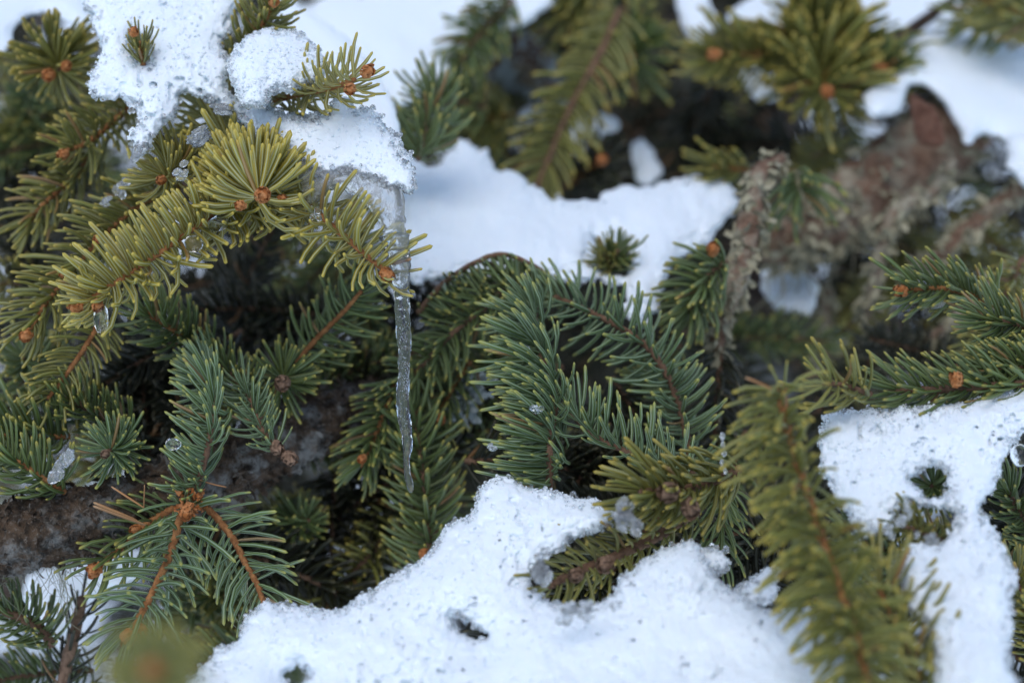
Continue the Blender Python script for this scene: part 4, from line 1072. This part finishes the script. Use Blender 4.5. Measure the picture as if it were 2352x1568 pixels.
# ------------------------------------------------------------------ ice
def icicle():
    prof = [(540, 905, 34), (580, 911, 29), (620, 919, 24), (650, 922, 20), (690, 924, 18.5), (730, 926, 17), (765, 927, 16), (800, 929, 14.5), (830, 929, 13.5), (870, 927, 13.5), (900, 925, 15), (930, 926, 16), (960, 928, 16), (980, 931, 14.5),
            (1000, 934, 12), (1012, 935, 13), (1030, 936, 11), (1045, 934, 8.5), (1065, 934, 7.2), (1090, 937, 7.2), (1110, 940, 8), (1122, 943, 7), (1129, 944, 4)]
    v = np.array([p[0] for p in prof], float); u = np.array([p[1] for p in prof], float); r = np.array([p[2] for p in prof], float)
    vv = np.linspace(v[0], v[-1], 260)
    uu, rr = np.interp(vv, v, u), np.interp(vv, v, r) * PXM
    k = np.ones(7) / 7
    uu = np.convolve(np.pad(uu, 3, 'edge'), k, 'valid'); rr = np.convolve(np.pad(rr, 3, 'edge'), k, 'valid')
    C = P(uu, vv, np.interp(vv, [540, 1129], [-.004, -.004]))
    sides = 32
    a = np.linspace(0, 2 * np.pi, sides, endpoint=False)
    g = np.stack(np.meshgrid(vv * 0.035, np.arange(sides), indexing='ij'), -1).reshape(-1, 2)
    q = np.column_stack([np.cos(g[:, 1] * 2 * np.pi / sides) * 1.1, np.sin(g[:, 1] * 2 * np.pi / sides) * 1.1, g[:, 0]])
    R = rr[:, None] * (1 + 0.20 * fbm(q, 2, 5).reshape(len(vv), sides) + 0.10 * vnoise(q * np.array([0.8, 0.8, 3.2]), 8).reshape(len(vv), sides))
    V, Q, Tt = tube(C, R, sides)
    T = bpy.data.objects.new('icicle', None); COL.objects.link(T); T.location = C[0]; T.empty_display_size = .005
    T['label'] = 'long clear knobbly icicle hanging from the arching branch tip'; T['category'] = 'icicle'
    part('ice', build('ice', V, Q, Tt, mat=M['icicle']), T)
    rs = np.random.default_rng(4)
    parts = []
    B, F = ICO0
    for i in range(800):
        j = int(np.clip(rs.normal(135, 42), 40, 240)); th = rs.random() * 6.28; q = rs.random() ** .5 * .62
        dens = 0.35 + 0.65 * (0.5 + 0.5 * math.sin(j * 0.13 + 2))
        if rs.random() > dens: continue
        p = C[j] + (math.cos(th) * RT + math.sin(th) * FW) * rr[j] * q
        s = 0.00004 + 0.00009 * rs.random() ** 3
        parts.append((p + B * s * np.array([1, 1, 1 + rs.random()]), None, F))
    V, Q, Tt = merge(parts)
    part('bubble', build('bubble', V, None, Tt, mat=M['frost']), T, kind='stuff')
icicle()
V, Q = body([(655, 350), (720, 380), (800, 385), (880, 410), (925, 440), (930, 520), (936, 590), (938, 655), (905, 660), (900, 610), (892, 560), (868, 505), (820, 455), (770, 436), (725, 468), (695, 470), (690, 420), (650, 385)],
            [(690, 400, .004), (920, 440, .0), (925, 650, -.004)], 28, step=3, edge=6, grain=2.2, lump=.5, seed=33, gscale=10, soft=22)
solo('ice_sheet', build('ice_sheet', V, Q, mat=M['glaze']), 'clear rippled ice sheet glazing the right side of the arching branch under the snow cap', 'ice')
ice_blob('small blunt ice drop hanging from the low bud of the arching branch', (232, 732, -.010), (17, 36), 3, 0.0, 'ice', .16, 1.3, 'ice_drop', flat=.9)
ice_blob('round glassy water bead held under the arching branch needles', (445, 560, -.006), (22, 20), 4, 0, 'ice', .05, 1.2, flat=.9)
ice_blob('flat ice piece lodged under the central fan of the arching branch', (503, 512, .002), (26, 18), 5, .3, 'ice', .2)
ice_blob('bright crumpled ice crust on the needles above the central fan', (460, 315, .0), (42, 17), 6, .55, 'meltice', .55, 2.6)
ice_blob('sparkling ice lump at the lower end of the large wet snow patch', (322, 352, .012), (20, 26), 7, -.4, 'meltice', .5, 2.4)
ice_blob('clear ice bead beside the central fan of the arching branch', (418, 392, .006), (24, 16), 8, .6, 'meltice', .4, 2.2)
ice_blob('pale ice lump on the twig behind the arch', (278, 430, .035), (17, 22), 9, -.3, 'meltice', .4, 2)
ice_blob('tiny sparkling ice bit low on the twig behind the arch', (243, 462, .035), (16, 10), 10, .2, 'meltice', .4, 2)
ice_blob('thin melted ice patch glinting under the large wet snow patch', (515, 250, .02), (34, 12), 11, -.1, 'meltice', .5, 2.4)
ice_blob('small ice knob at the joint of the icy cap and arching branch', (722, 492, -.004), (16, 16), 12, .2, 'ice', .3)
ice_blob('large jagged ice shard leaning on the twig above the grey limb', (138, 1070, .0), (24, 42), 13, -.35, 'meltice', .5, 1.7, 'ice_shard', flat=.45)
ice_blob('clear bead of ice on the upright blue-green shoot', (398, 1020, -.012), (18, 14), 14, 0, 'ice', .12, flat=.9)
ice_blob('tiny glint of ice on the combed twig', (1205, 803, .02), (12, 9), 15, .3, 'ice', .2)
ice_blob('small clear ice bit among the combed needles', (1235, 940, -.014), (16, 9), 16, .3, 'ice', .3)
ice_blob('white ice crumb among the combed needles near the front snow', (1132, 1026, -.012), (12, 9), 17, .0, 'meltice', .4)
ice_blob('twisted strand of melting ice hanging beside the lens-near twig', (1660, 1040, -.04), (9, 62), 18, .03, 'meltice', .5, 2.2, 'ice_strand')
ice_blob('big clear droplet hanging at the frame edge beside the pitted snow', (2342, 1045, -.03), (22, 26), 19, .1, 'ice', .1, flat=.9, name='water_drop')
k = 20
rs = np.random.default_rng(12)
for lab, cu, cv, su, sv, n, w in [('glassy ice lump in the crumbling edge of the front snow hollow', 1440, 1190, 45, 26, 11, -.052), ('glassy ice lump in the crumbling edge of the front snow hollow', 1240, 1300, 22, 40, 9, -.062),
                                  ('glassy ice lump in the crumbling edge of the front snow hollow', 1330, 1395, 60, 20, 10, -.085), ('glassy ice lump at the ragged lower rim of the pitted snow slab', 2120, 1230, 90, 50, 11, -.07)]:
    for _ in range(n):
        s = rs.uniform(8, 19)
        ice_blob(lab, (cu + rs.normal() * su * .6, cv + rs.normal() * sv * .6, w - .004), (s, s * rs.uniform(.7, 1.4)), k, rs.uniform(-1, 1), 'meltice', .4, 2.0, group='ice lumps in ' + ('the front snow' if cu < 2000 else 'the snow slab'), sub=ICO3)
        k += 1
ice_blob('clear curved ice flake lying beneath the lens-near twig', (1955, 1270, -.06), (30, 14), 60, .5, 'ice', .3)
ice_blob('clear ice flake beside the lower needles of the lens-near twig', (1962, 1235, -.06), (16, 20), 61, .2, 'ice', .35)
